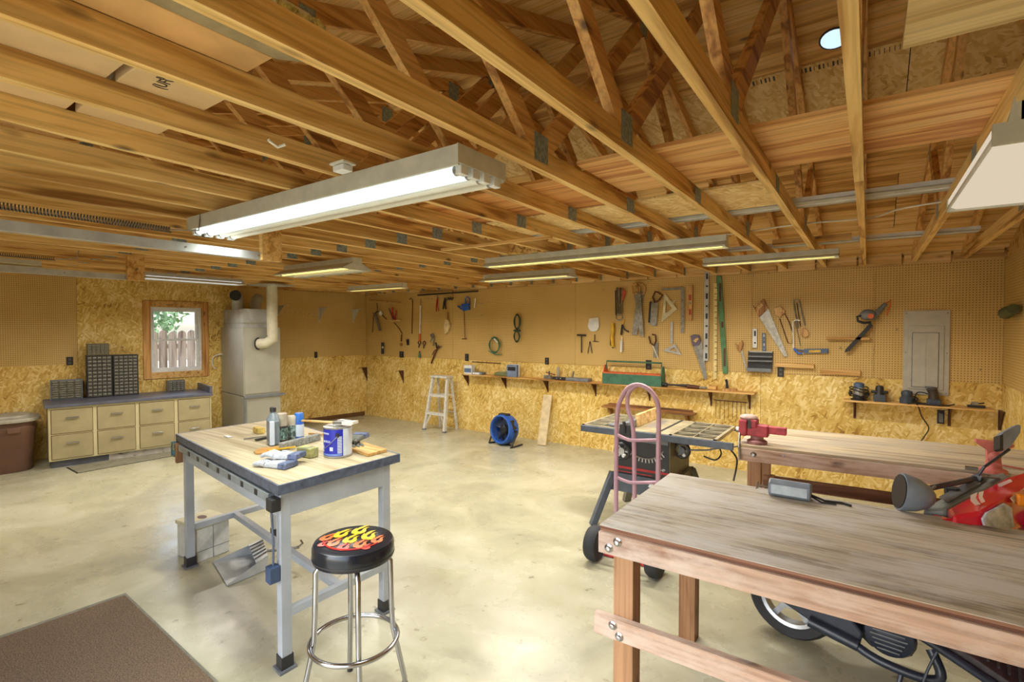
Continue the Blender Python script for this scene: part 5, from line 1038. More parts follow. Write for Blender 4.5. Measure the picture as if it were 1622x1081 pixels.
# body
MB().prism([(-1.83, Y0 + .03, z - .036), (-1.35, Y0 + .03, z - .036), (-1.35, Y0 + .03, z - .40), (-1.83, Y0 + .03, z - .40)], (0, .56, 0)).build('saw_cabinet', M_SB, t, bev=.006)
MB().prism([(-1.35, Y0 + .03, z - .036), (-1.345, Y0 + .03, z - .036), (-1.345, Y0 + .03, z - .4), (-1.35, Y0 + .03, z - .4)], (0, .56, 0)).build('side_panel', pm('saw_side', (126, 120, 92), .5), t)
MB().b2((-1.84, Y0 + .02, z - .10), (-1.36, Y0 + .03, z - .062)).build('name_plate', M_GREY, t)
text('CRAFTSMAN', .035, M_SB, t, Matrix.Translation((-1.60 + 1.45, Y0 + .019 - 4.5, z - .081)) @ Matrix.Rotation(R(90), 4, 'X'))
text('3 HP', .035, M_TAPE, t, Matrix.Translation((-1.42 + 1.45, Y0 + .029 - 4.5, z - .32)) @ Matrix.Rotation(R(90), 4, 'X'))
MB().b2((-1.83, Y0 + .026, z - .355), (-1.36, Y0 + .03, z - .335)).build('red_stripe', M_RED, t); MB().b2((-1.83, Y0 + .026, z - .385), (-1.5, Y0 + .03, z - .378)).build('red_stripe', M_RED, t)
b = MB()
for i in range(15): a = R(200 + i * 9); b.box((-1.56 + math.cos(a) * .19, Y0 + .026, z - .11 + math.sin(a) * .15), (.006, .006, .03), 0, 0, -(a - R(270)) * .8)
b.build('tilt_scale', M_TAPE, t)
MB().tube([(-1.56 + math.cos(a) * .17, Y0 + .024, z - .11 + math.sin(a) * .13) for a in [R(200 + i * 14) for i in range(11)]], .006, 6).build('tilt_slot', M_STEEL, t)
def wheel(cx, cy, cz, r, mt, hub, name='hand_wheel'):
    w = MB().lathe([(r, -.012), (r + .01, 0), (r, .012), (r - .014, .012), (r - .014, -.012), (r, -.012)], (cx, cy, cz), 20, 'y', False).build(name, mt, t, smooth=True)
    MB().lathe([(.03, -.02), (.034, .02)], (cx, cy, cz), 14, 'y').build('wheel_hub', hub, w)
    for i in range(3): a = i * 2.094; MB().bar((cx, cy, cz), (cx + math.cos(a) * r, cy, cz + math.sin(a) * r), .014, .016, (0, 1, 0)).build('spoke', hub, w)
    MB().cyl((cx + .03, cy - .01, cz - .03), (cx + .03, cy - .05, cz - .03), .014, 8).build('wheel_knob', M_WHITE, w)
wheel(-1.75, Y0 - .02, z - .19, .07, M_SB, M_ALU); wheel(-1.29, Y0 + .18, z - .16, .065, M_SB, M_GREY)
# stand
zt_ = z - .40
MB().b2((-1.87, Y0 + .02, zt_ - .16), (-1.31, Y0 + .05, zt_)).build('stand_apron', M_SD, t); MB().b2((-1.34, Y0 + .02, zt_ - .16), (-1.31, Y0 + .6, zt_)).build('stand_apron', MATS['saw_side'], t); MB().b2((-1.87, Y0 + .57, zt_ - .16), (-1.31, Y0 + .6, zt_)).build('stand_apron', M_SD, t)
for sx_, xb, xt in ((-1, -2.0, -1.86), (1, -1.18, -1.32)):
    for yb, yt in ((Y0 - .08, Y0 + .04), (Y0 + .7, Y0 + .58)): MB().bar((xb, yb, 0), (xt, yt, zt_ - .01), .07, .05).build('stand_leg', M_SD if yb < Y0 else pm('stand_tan', (116, 112, 96), .5), t)
for p, q, bz in [((-1.02, Y0 + .15, z - .08), (-.80, Y0 - .1, z - .2), 0)]:
    MB().tube(crv([(-1.2, Y0 + .1, z - .13), (-1.05, Y0 + .05, z - .10), (-.98, Y0, z - .07), (-.85, Y0 + .05, z - .045), (-.78, Y0 + .2, z - .05)]), .007, 6).build('rope_cord', M_GREY, t, smooth=True)
MB().tube(crv([(-1.1, Y1 - .2, z - .12), (-1.05, Y1 - .2, z - .22), (-1.1, Y1 - .2, z - .29), (-1.2, Y1 - .2, z - .27)]), .007, 6).build('motor_cord', M_BLACK, t, smooth=True)
MB().tube(crv([(-.87, Y0 - .01, z - .05), (-.82, Y0, z - .12), (-.84, Y0 + .1, z - .22), (-.86, Y0 + .1, z - .33)]), .007, 6).build('power_cord', M_BLACK, t, smooth=True)
MB().box((-1.5, Y0 + .01, zt_ - .06), (.03, .01, .04), 0, 0, .5).build('paper_tag', M_WHITE, t)

# ================================================================= HAND TRUCK
M_PK = pm('faded_pink_steel', (184, 146, 160), .5, .1, .06)
t = thing('hand_truck', 'faded pink steel hand truck with a looped handle standing behind the front bench', 'hand truck', (-1.42, 3.45, 0))
def hp(pts, r, name, mt=M_PK): return MB().tube(crv(pts), r, 10).build(name, mt, t, smooth=True)
yb = 3.58
def arch(x0, x1, y, zt, lean=0): 
    r = (x1 - x0) / 2; c = (x0 + x1) / 2; L_ = [(x0, y, .12)] + [(x0, y + lean * k, .12 + (zt - r - .12) * k) for k in (.5, 1)]
    L_ += [(c - r * math.cos(a), y + lean, zt - r + r * 1.0 * math.sin(a)) for a in [R(v) for v in range(15, 180, 15)]]; return L_ + [(x1, y + lean, zt - r), (x1, y, .12)]
hp([atp for atp in [aty(975 + 1, 890, yb), aty(976, 720, yb), aty(978, 655, yb), aty(984, 632, yb), aty(994, 616, yb), aty(1008, 610, yb), aty(1023, 614, yb), aty(1036, 627, yb), aty(1043, 648, yb), aty(1043, 700, yb), aty(1041, 890, yb)]], .017, 'outer_frame')
hp([aty(1006, 880, yb - .02), aty(1005, 760, yb - .02), aty(1004, 700, yb - .02), aty(1001, 668, yb - .02), aty(995, 650, yb - .02), aty(994, 630, yb - .02), aty(999, 618, yb - .01), aty(1009, 611, yb)], .016, 'centre_handle')
for y0_, y1_ in ((690, 697), (758, 764)):
    hp([aty(978, y0_ - 1, yb), aty(995, y1_ - 0, yb - .04), aty(1010, y1_ + 1, yb - .05), aty(1041, y1_ + .5, yb)], .012, 'cross_bar')
wc1, wc2 = Vector((-1.68, 3.50, .13)), Vector((-1.21, 3.50, .13))
for c in (wc1, wc2):
    w = MB().lathe([(.075, -.04), (.115, -.045), (.128, -.025), (.13, 0), (.128, .025), (.115, .045), (.075, .04)], c, 24, 'x').build('wheel_tyre', M_RUB, t, smooth=True)
    MB().lathe([(.07, -.035), (.03, -.02), (.03, .02), (.07, .035)], c, 18, 'x').build('rim', M_RED, w, smooth=True)
hp([wc1 - Vector((.03, 0, 0)), wc2 + Vector((.03, 0, 0))], .012, 'axle', M_STEEL)
MB().b2((-1.66, 3.6, .005), (-1.24, 3.82, .014)).build('toe_plate', M_RED, t)
for x in (-1.58, -1.32): MB().bar((x, 3.50, .13), (x, yb, .3), .02, .03).build('axle_bracket', M_PK, t)

# ================================================================= WORKBENCHES
M_BT = wood('bench_top', [(130, 118, 100), (168, 156, 136), (190, 178, 158)], 'x', 2.0, .7, False, .05, (196, 194, 190), .3)
M_BF = wood('bench_frame', [(146, 108, 88), (182, 148, 124), (200, 170, 148)], 'x', .8, .65, True, .12, (216, 200, 188)); M_BL = wood('bench_leg', [(116, 80, 50), (156, 112, 76), (180, 138, 100)], 'z', .9, .6)
M_EDGE = wood('ply_edge', [(92, 58, 42), (124, 82, 62), (150, 108, 84)], 'x', 1, .7, False)
zb = .9; t = thing('workbench', 'heavy worn plywood topped wooden workbench in the right foreground', 'workbench', (.3, 2.5, 0))
bx0, bx1, by0, by1 = -.955, 1.02, 2.035, 3.01
MB().b2((bx0, by0, zb - .003), (bx1, by1, zb)).build('bench_top', M_BT, t); MB().b2((bx0 + .001, by0 + .001, zb - .014), (bx1, by1 - .001, zb - .0035)).build('upper_ply', M_EDGE, t); MB().b2((bx0 + .004, by0 + .003, zb - .024), (bx1, by1 - .002, zb - .015)).build('lower_ply', M_EDGE, t)
MB().b2((bx0 - .0, by0 - .012, zb - .118), (bx1, by0 + .026, zb - .026)).build('front_apron', M_BF, t, bev=.003); MB().b2((bx0, by1 - .04, zb - .118), (bx1, by1 - .002, zb - .026)).build('rear_apron', M_BF, t, bev=.003)
for x, y in ((-.90, by0 + .028), (-.86, by1 - .13), (.86, by0 + .028), (.86, by1 - .13)): MB().b2((x, y, 0), (x + .09, y + .088, zb - .026)).build('leg', M_BL, t, bev=.003)
MB().b2((bx0 - .02, by0 - .012, .418), (bx1, by0 + .026, .508)).build('front_rail', M_BF, t, bev=.003)
for x, zz in ((-.865, .848), (-.905, .812), (-.885, .480), (-.855, .440)): MB().lathe([(.017, 0), (.019, -.003), (.012, -.006), (.009, -.013), (.002, -.014)], (x, by0 - .012, zz), 14, 'y').build('carriage_bolt', M_CHROME, t, smooth=True)
# far bench
b2o = Vector((-.78, 4.05, 0)); t = thing('workbench', 'long wooden workbench with two red vises standing behind the front bench', 'workbench', tuple(b2o), R(3))
def w2(x0, x1, y0, y1, z0, z1, name, mt, bev=.003): return MB().b2((x0, y0, z0), (x1, y1, z1)).build(name, mt, t, local=True, bev=bev)
M_BT2 = wood('bench_top_far', [(130, 110, 84), (180, 160, 126), (206, 188, 154)], 'x', .9, .7, False, .05, (160, 152, 138))
w2(0, 1.83, 0, .87, zb - .018, zb, 'bench_top', M_BT2); w2(0, 1.83, -.012, .026, zb - .115, zb - .02, 'front_apron', M_BF); w2(0, 1.83, .83, .868, zb - .115, zb - .02, 'rear_apron', M_BF); w2(-.0, .035, .027, .83, zb - .115, zb - .02, 'end_apron', M_BL)
for x, y in ((.06, .03), (.06, .74), (1.7, .03), (1.7, .74)): w2(x, x + .09, y, y + .088, 0, zb - .02, 'leg', M_BL)
w2(.1, 1.8, .70, .74, .42, .51, 'rear_stretcher', wood('stretcher_brown', [(96, 58, 40), (132, 88, 64), (156, 110, 84)], 'x', .8, .6)); w2(.15, .16 + .03, .12, .74, .46, .52, 'end_stretcher', M_BL)
MB().lathe([(.02, 0), (.02, -.004), (.008, -.012)], (.105, -.012, zb - .06), 14, 'y').build('bolt', M_CHROME, t, local=True); MB().lathe([(.01, 0), (.008, -.004)], (.3, -.012, zb - .045), 12, 'y').build('bolt', M_CHROME, t, local=True)
# vise 1
M_VR = pm('vise_red', (176, 62, 74), .5, .1, .15, 20); c = Vector((-.70, 4.16, zb + .001)); t = thing('bench_vise', 'red bench vise with grey jaws clamped at the left corner of the far bench', 'vise', tuple(c))
MB().lathe([(.07, 0), (.07, .02), (.045, .035), (.045, .06)], c + Vector((.03, 0, 0)), 18).build('swivel_base', pm('vise_grey_red', (142, 98, 98), .5, .2, .2), t, smooth=True)
MB().box(c + Vector((.03, 0, .10)), (.16, .09, .085)).build('body', M_VR, t, bev=.01); MB().box(c + Vector((.16, 0, .11)), (.13, .05, .055)).build('slide', M_VR, t, bev=.006)
MB().box(c + Vector((-.06, 0, .115)), (.06, .12, .12)).build('rear_jaw', M_VR, t, bev=.012); MB().box(c + Vector((-.015, 0, .145)), (.02, .12, .06)).build('jaw_plate', M_SB, t); MB().box(c + Vector((.01, 0, .15)), (.05, .11, .06)).build('front_jaw', M_VR, t, bev=.01)
MB().ball(c + Vector((-.03, 0, .19)), .05, (1.3, 1, .5)).build('dust_rag', pm('rag_pink', (196, 168, 158), .9, 0, .15, 30), t, smooth=True)
MB().tube([c + Vector((-.085, -.03, .1)), c + Vector((-.07, -.13, -.02)), c + Vector((-.055, -.16, -.10))], .008, 8).build('handle_bar', M_CHROME, t); MB().cyl(c + Vector((-.06, 0, .09)), c + Vector((-.115, 0, .09)), .022, 10).build('screw', M_STEEL, t)
# vise 2
c = Vector((.625, 4.13, zb + .001)); t = thing('bench_vise', 'faded red vise with an anvil top at the right end of the far bench', 'vise', tuple(c)); M_V2 = pm('vise_faded', (196, 112, 104), .5, .1, .12, 20)
MB().lathe([(.065, 0), (.065, .018), (.04, .03), (.035, .08)], c, 18).build('swivel_base', M_V2, t, smooth=True)
MB().prism([c + Vector(v) for v in [(-.03, -.03, .05), (.03, -.03, .05), (.03, -.03, .13), (.085, -.03, .165), (.085, -.03, .182), (-.085, -.03, .187), (-.085, -.03, .17), (-.034, -.03, .135)]], (0, .07, 0)).build('body', M_V2, t, bev=.006)
MB().ball(c + Vector((0, -.035, .1)), .03).build('nut_boss', M_V2, t, smooth=True); MB().tube([c + Vector((-.02, -.05, .06)), c + Vector((.2, -.06, .045))], .006, 6).build('handle_bar', M_V2, t); MB().cyl(c + Vector((-.07, -.02, .012)), c + Vector((-.13, -.02, .012)), .012, 8).build('clamp_screw', M_CHROME, t)
# flood lamp on the front bench
c = (atz(1218, 787, zb) + atz(1282, 797, zb)) / 2 + Vector((.0, .045, 0)); t = thing('work_light', 'grey rectangular light head with a black cord lying on the front bench', 'lamp', tuple(c))
M_WL = pm('lamp_grey', (120, 132, 146), .4, 0, .1)
MB().prism([c + Vector(v) for v in [(-.095, -.035, .004), (-.095, -.05, .02), (-.095, -.045, .07), (-.095, -.01, .088), (-.095, .035, .075), (-.095, .045, .004)]], (.19, 0, 0)).build('housing', M_WL, t, bev=.008)
MB().prism([c + Vector(v) for v in [(-.08, -.0515, .022), (-.08, -.0475, .066), (.08, -.0475, .066), (.08, -.0515, .022)]], (0, -.003, 0)).build('lens', pm('lens_grey', (168, 182, 192), .25), t)
MB().tube([c + Vector(v) for v in [(.09, 0, .03), (.15, .01, .008), (.22, .03, .006), (.26, .01, .006)]], .006, 6).build('cord', M_BLACK, t, smooth=True); MB().tube([c + Vector(v) for v in [(.09, .01, .02), (.14, -.02, .006), (.2, -.01, .006)]], .005, 6).build('cord', M_BLACK, t, smooth=True)
MB().tube([c + Vector(v) for v in [(-.09, 0, .03), (-.13, .0, .04), (-.155, -.01, .02), (-.15, .01, .05)]], .005, 6).build('mount_wire', M_STEEL, t, smooth=True)

# ================================================================= METAL TABLE
TZ = .975; B_ = Vector((-2.40, 1.395, 0)); e1 = (Vector((-4.22, 1.655, 0)) - B_); TL = e1.length; e1.normalize(); e2 = Vector((.01, 1, 0)).normalized(); TWd = .80
def TP(s, r_, z): return B_ + e1 * s + e2 * r_ + Vector((0, 0, z))
def tbx(s0, s1, r0, r1, z0, z1): return MB().hexa([TP(s, r_, z) for z in (z0, z1) for s, r_ in ((s0, r0), (s1, r0), (s1, r1), (s0, r1))])
t = thing('work_table', 'grey painted steel work table with a plywood top and a power strip along its edge', 'table', tuple(TP(TL / 2, .4, 0)))
M_TT = wood('table_ply', [(158, 140, 104), (182, 166, 130), (198, 184, 152)], 'x', .7, .6, False, .04); M_TED = pm('table_edge', (88, 98, 116), .4, .1, .2, 30)
tbx(.012, TL - .012, .012, TWd - .012, TZ - .012, TZ).build('plywood_top', M_TT, t)
for a in [(0, TL, 0, .012), (0, TL, TWd - .012, TWd), (0, .012, .012, TWd - .012), (TL - .012, TL, .012, TWd - .012)]: tbx(*a, TZ - .05, TZ + .001).build('edge_band', M_TED, t)
tbx(.02, TL - .05, .02, TWd - .05, TZ - .049, TZ - .014).build('core_board', M_EDGE, t)
i0, i1 = .03, TL - .10; j0, j1 = .025, TWd - .06
tbx(i0, i1, j0, j0 + .03, TZ - .18, TZ - .051).build('apron', M_TBLUE, t, bev=.003); tbx(i0, i1, j1 - .03, j1, TZ - .18, TZ - .051).build('apron', M_TBLUE, t, bev=.003); tbx(i0, i0 + .03, j0 + .03, j1 - .03, TZ - .18, TZ - .051).build('apron', M_TBLUE, t, bev=.003); tbx(i1 - .03, i1, j0 + .03, j1 - .03, TZ - .18, TZ - .051).build('apron', M_TBLUE, t, bev=.003)
lw = .055
for s in (i0, i1 - lw):
    for r_ in (j0, j1 - lw):
        l_ = tbx(s - .001, s + lw, r_ - .001, r_ + lw, .05, TZ - .051).build('leg', M_TBLUE, t, bev=.003)
        tbx(s - .006, s + lw + .006, r_ - .006, r_ + lw + .006, .012, .075).build('boot', M_SB, l_); tbx(s - .02, s + lw + .02, r_ - .02, r_ + lw + .02, 0, .012).build('foot_plate', M_GREY, l_)
tbx(i0, i0 + .04, j0 + lw, j1 - lw, .27, .31).build('end_stretcher', M_TBLUE, t); tbx(i1 - .045, i1, j0 + lw, j1 - lw, .27, .31).build('end_stretcher', M_TBLUE, t); tbx(i0 + .04, i1 - .045, (j0 + j1) / 2 - .02, (j0 + j1) / 2 + .02, .27, .31).build('long_stretcher', M_TBLUE, t)
t2 = thing('power_strip', 'long grey power strip with black sockets screwed along the table side', 'power strip', tuple(TP(.8, 0, TZ - .1)))
tbx(.1, TL - .12, -.012, .023, TZ - .105, TZ - .06).build('strip_body', pm('strip_grey', (150, 158, 160), .45, .2), t2, bev=.003)
for i in range(7):
    s = .24 + i * .2; tbx(s, s + .035, -.015, -.012, TZ - .098, TZ - .068).build('socket', M_SB, t2)
tbx(.015, .085, -.03, .022, TZ - .135, TZ - .07).build('switch_box', M_SB, t2, bev=.004); MB().tube([TP(.06, -.012, TZ - .135), TP(.055, -.004, TZ - .3), TP(.062, -.004, TZ - .42)], .006, 6).build('cord', M_TED, t2)
tbx(.03, .09, -.035, .02, TZ - .50, TZ - .42).build('lower_box', pm('box_navy', (64, 84, 116), .45), t2, bev=.004)
# sponge on the far left leg
tag(tbx(TL - .055, TL + .015, -.03, .02, TZ - .16, TZ - .055).build('sanding_sponge', pm('sponge_teal', (74, 132, 150), .8, 0, .3, 30, dirt=(206, 190, 90)), bev=.006), 'blue and yellow sponge stuck on the far left corner of the metal table', 'sponge')
tag(tbx(TL - .10, TL - .056, -.02, .024, TZ - .20, TZ - .055).build('wood_wedge', M_BL, bev=.003), 'brown wooden wedge between the sponge and the table leg', 'wedge')
def T(px, py): return atz(px, py, TZ + .002)
# paint can
c = T(521, 726) + Vector((-.015, .075, 0)); t = thing('paint_can', 'blue and white gallon paint can with a wire handle on the metal table', 'paint can', tuple(c))
r_ = .083; hc = .185; vb = MB()
M_PB = pm('label_blue', (38, 44, 172), .4, 0, .06); M_PW = pm('label_white', (206, 214, 226), .4, 0, .04)
MB().lathe([(r_ - .003, 0), (r_ - .001, .004), (r_ - .001, hc - .004), (r_ + .002, hc), (r_ - .006, hc)], c, 36).build('tin', M_ALU, t, smooth=True)
def wrap(a0, a1, z0, z1, rr_, name, mt, par):
    n_ = max(3, int((a1 - a0) / 8)); b = MB(); vs = []
    for i in range(n_ + 1):
        a = R(a0 + (a1 - a0) * i / n_)
        for q_ in (rr_, rr_ + .0008): vs += [c + Vector((math.cos(a) * q_, math.sin(a) * q_, z0)), c + Vector((math.cos(a) * q_, math.sin(a) * q_, z1))]
    fs = []
    for i in range(n_): o = i * 4; fs += [(o, o + 4, o + 5, o + 1), (o + 2, o + 3, o + 7, o + 6), (o + 1, o + 5, o + 7, o + 3), (o, o + 2, o + 6, o + 4)]
    return b.add(vs, fs).build(name, mt, par, smooth=True)
lb_ = wrap(218, 345, .012, hc - .012, r_, 'blue_label', M_PB, t); wrap(345, 370, .012, hc - .008, r_, 'white_label', M_PW, t); wrap(10, 218, .012, hc - .008, r_, 'white_label', M_PW, t)
for i in range(11): wrap(322, 322 + 18, .03 + i * .0095, .036 + i * .0095, r_ + .001, 'print_line', M_PW, t)
def ctext(s, size, a, z, mt, rr_=r_ + .0012):
    a = R(a); text(s, size, mt, t, Matrix.Translation((math.cos(a) * rr_, math.sin(a) * rr_, z)) @ Matrix.Rotation(a + R(90), 4, 'Z') @ Matrix.Rotation(R(90), 4, 'X'))
ctext('ZINSSER', .014, 272, .148, M_PW); ctext('SHIELD', .018, 276, .10, M_PW); wrap(290, 304, .045, .068, r_ + .001, 'white_badge', M_PW, t); wrap(225, 256, .035, .075, r_ + .001, 'white_badge', M_PW, t); wrap(220, 340, .016, .026, r_ + .001, 'pale_band', pm('pale_blue_print', (110, 140, 210), .4), t)
MB().lathe([(.014, 0), (.014, -.012)], (c.x + math.cos(R(325)) * r_, c.y + math.sin(R(325)) * r_, c.z + hc - .045), 12, 'y').build('handle_boss', M_SB, t)
h0 = c + Vector((math.cos(R(325)) * (r_ + .012), math.sin(R(325)) * (r_ + .012), hc - .045)); MB().tube([h0, c + Vector((math.cos(R(298)) * (r_ + .014), math.sin(R(298)) * (r_ + .014), hc * .5)), c + Vector((math.cos(R(265)) * (r_ + .01), math.sin(R(265)) * (r_ + .01), hc * .3))], .002, 6).build('wire_handle', M_CHROME, t)
MB().lathe([(r_ - .008, hc - .012), (.02, hc - .008), (.001, hc - .008)], c, 30).build('lid', M_ALU, t, smooth=True)
# brush on the can
t = thing('paint_brush', 'wide wooden handled paint brush lying across the paint can', 'brush', (c.x, c.y, TZ + hc + .005)); zz = TZ + hc + .012
pA = atz(462, 663, zz); pB = c + Vector((.03, .02, hc + .012)); dv = Vector((-.85, -.25, 0)).normalized()
p_ = c + Vector((-.0, 0, hc + .014))
MB().bar(p_ + dv * .27 + Vector((0, 0, .0)), p_ + dv * .02 + Vector((0, 0, .004)), .018, .012).build('handle', M_PLY, t, bev=.003); MB().bar(p_ + dv * .02 + Vector((0, 0, .004)), p_ - dv * .05 + Vector((0, 0, .008)), .05, .018).build('ferrule', M_STEEL, t, bev=.002); MB().bar(p_ - dv * .05 + Vector((0, 0, .008)), p_ - dv * .13 + Vector((0, 0, .012)), .055, .016).build('bristles', M_TOFF, t)
MB().bar(p_ + Vector((-.02, .03, .012)), p_ + Vector((.1, .03, .014)), .03, .012).build('scraper', M_ALU, t)
# bottles
c = T(433, 704); t = thing('jug', 'grey plastic jug with a black cap and a white side on the metal table', 'jug', tuple(c)); M_JG = pm('jug_grey', (122, 130, 136), .35)
MB().box(c + Vector((0, 0, .085)), (.10, .07, .17), R(-20)).build('jug_body', M_JG, t, bev=.012); MB().lathe([(.045, .165), (.03, .2), (.017, .215), (.017, .225)], c, 16).build('shoulder', M_JG, t, smooth=True); MB().lathe([(.02, .222), (.02, .25), (.017, .252)], c, 16).build('cap', M_SB, t, smooth=True)
MB().box(c + Vector((.034, -.03, .085)), (.045, .03, .16), R(-20)).build('label', M_PW, t, bev=.003)
def can(px, py, r_, h, body, cap, hcap, label, band=None, shape=None):
    c = T(px, py); t = thing('spray_can', label, 'spray can', tuple(c)); MB().lathe([(r_ - .002, 0), (r_, .004), (r_, h - .012), (r_ * .8, h)], c, 24).build('can_body', body, t, smooth=True)
    MB().lathe([(r_ * .98, h - .01), (r_ * .95, h + hcap - .004), (r_ * .85, h + hcap)], c, 24).build('cap', cap, t, smooth=True)
    if band: MB().lathe([(r_ + .0006, h * .2), (r_ + .0006, h * .8)], c, 24, 'z', False).build('label_band', band, t, smooth=True)
    return c, t
c, t = can(447, 702, .036, .13, pm('label_black', (52, 50, 50), .4, 0, .35, 60, dirt=(150, 60, 52)), pm('cap_taupe', (172, 160, 142), .45), .075, 'spray can with a taupe cap and a dark printed label behind the jug', pm('label_mixed', (120, 150, 140), .4, 0, .5, 70, dirt=(40, 40, 44)))
can(463, 698, .032, .12, pm('label_green', (140, 160, 150), .4, 0, .5, 60, dirt=(46, 40, 44)), pm('cap_beige', (190, 178, 158), .45), .055, 'shorter spray can with a beige cap between two others')
can(474, 697, .032, .14, M_BLUE, pm('cap_blue', (48, 112, 196), .4), .05, 'slim spray can with a bright blue cap', M_PW)
tag(MB().box(T(410, 686) + Vector((0, 0, .022)), (.10, .05, .044), R(-8)).build('yellow_carton', pm('carton_yellow', (206, 176, 92), .7, 0, .2, 30), bev=.003), 'small yellow cardboard carton near the far edge of the metal table', 'box')
t = thing('metal_files', 'two dark metal files lying behind the jug on the metal table', 'file', tuple(T(400, 697))); MB().bar(T(386, 697) + Vector((0, 0, .006)), T(425, 692) + Vector((0, 0, .006)), .012, .006).build('blade', M_STEEL, t); MB().bar(T(405, 699) + Vector((0, 0, .008)), T(428, 694) + Vector((0, 0, .008)), .02, .012).build('tang', M_SB, t)
t = thing('hand_float', 'long speckled grey rubbing stone lying behind the paint can', 'float', tuple(T(480, 705))); MB().bar(T(445, 713) + Vector((0, 0, .022)), T(505, 697) + Vector((0, 0, .022)), .04, .044).build('stone', pm('speckled_grey', (140, 140, 134), .8, 0, .25, 60), t, bev=.004)
t = thing('sanding_paddle', 'orange brown wooden paddle with a yellow handle on the metal table', 'paddle', tuple(T(420, 717))); MB().prism([T(*p) for p in [(402, 717), (412, 712), (440, 709), (446, 713), (420, 720), (405, 720)]], (0, 0, .008)).build('paddle', pm('paddle_wood', (190, 138, 70), .6), t); MB().bar(T(424, 717) + Vector((0, 0, .012)), T(468, 711) + Vector((0, 0, .012)), .018, .008).build('yellow_handle', M_YEL, t)
tag(MB().box(T(485, 724) + Vector((0, .01, .03)), (.12, .065, .06), R(8)).build('sponge_block', pm('sponge_block', (176, 172, 112), .8, 0, .25, 22, dirt=(120, 140, 150)), bev=.006), 'yellow and grey sanding block left of the blue paint can', 'sanding block')
def glove(label, p, ang, mt, curl=0):
    t = thing('work_glove', label, 'glove', tuple(p), R(ang)); b = MB()
    MB().hexa([Vector(v) for v in [(-.02, -.045, 0), (.09, -.05, 0), (.09, .05, 0), (-.02, .045, 0), (-.01, -.035, .024), (.08, -.04, .03), (.08, .04, .03), (-.01, .035, .024)]]).build('palm', mt, t, local=True, bev=.008)
    for i in range(4): y = -.036 + i * .024; MB().tube([Vector((-.005, y, .014)), Vector((-.05, y * 1.1, .018 + .006 * curl)), Vector((-.09 + abs(i - 1.5) * .008, y * 1.15, .012))], [.013, .0125, .010], 8).build('finger', mt, t, local=True, smooth=True)
    MB().tube([Vector((.05, .045, .014)), Vector((.01, .07, .014)), Vector((-.02, .075, .012))], [.014, .0125, .010], 8).build('finger', mt, t, local=True, smooth=True)
    MB().hexa([Vector(v) for v in [(.09, -.05, 0), (.15, -.056, 0), (.15, .056, 0), (.09, .05, 0), (.09, -.045, .03), (.15, -.05, .034), (.15, .05, .034), (.09, .045, .03)]]).build('cuff', pm('cuff_blue', (98, 108, 138), .8, 0, .3, 50), t, local=True, bev=.006); return t
M_GL = pm('glove_grey', (186, 188, 192), .85, 0, .1, 60)
glove('pale grey and blue work glove lying nearest the table edge', T(428, 738), 18, M_GL); g = glove('second pale work glove lying half on top of the first', T(440, 733) + Vector((0, 0, .0)), 26, M_GL, 1); g.location.z += .031
g = glove('dark grey work glove lying right of the paint can', T(562, 709), 150, pm('glove_dark', (104, 104, 96), .85, 0, .2, 40)); g = glove('folded dark work glove on top of the one right of the paint can', T(560, 707), 120, MATS['glove_dark']); g.location.z += .031
t = tag(MB().prism([T(*p) for p in [(552, 713), (575, 704), (613, 716), (583, 724)]], (0, 0, .018)).build('wood_offcut', M_WPINE, bev=.002), 'pale pine offcut board lying near the right corner of the metal table', 'board')
tag(MB().box(T(501, 690) + Vector((0, 0, .01)), (.12, .02, .012), R(20)).build('stir_stick', M_HANDLE), 'wooden stir stick lying behind the paint can', 'stick')
tag(MB().box(T(361, 692) + Vector((0, 0, .002)), (.09, .03, .002), R(-8)).build('paper_slip', M_WHITE), 'small white slip of paper on the far part of the metal table', 'paper')

# ================================================================= UNDER AND BESIDE THE TABLE
c = Vector((-4.245, 1.85, 0)); t = thing('foam_box', 'white foam box with an oval handle hole under the metal table', 'box', tuple(c)); M_FO = pm('foam_white', (206, 206, 198), .8, 0, .05, 30)
ra = R(5)
MB().box(c + Vector((0, 0, .125)), (.27, .25, .25), ra).build('foam_body', M_FO, t, bev=.006); MB().box(c + Vector((0, 0, .266)), (.29, .27, .03), ra).build('foam_lid', pm('foam_lid', (202, 196, 166), .8, 0, .06), t, bev=.006)
MB().lathe([(.03, 0), (.03, .002)], (0, 0, 0), 14).xf(Matrix.Translation(c + Vector((-.02, 0, .281))) @ Matrix.Scale(1.5, 4, (1, 0, 0))).build('handle_hole', M_BRK, t)
for v in ((0, -.1265), ): MB().box(c + Matrix.Rotation(ra, 3, 'Z') @ Vector((.1355, 0, .125)), (.002, .004, .25), ra).build('groove', M_GREY, t); MB().box(c + Matrix.Rotation(ra, 3, 'Z') @ Vector((.1355, 0, .08)), (.002, .25, .004), ra).build('groove', M_GREY, t)
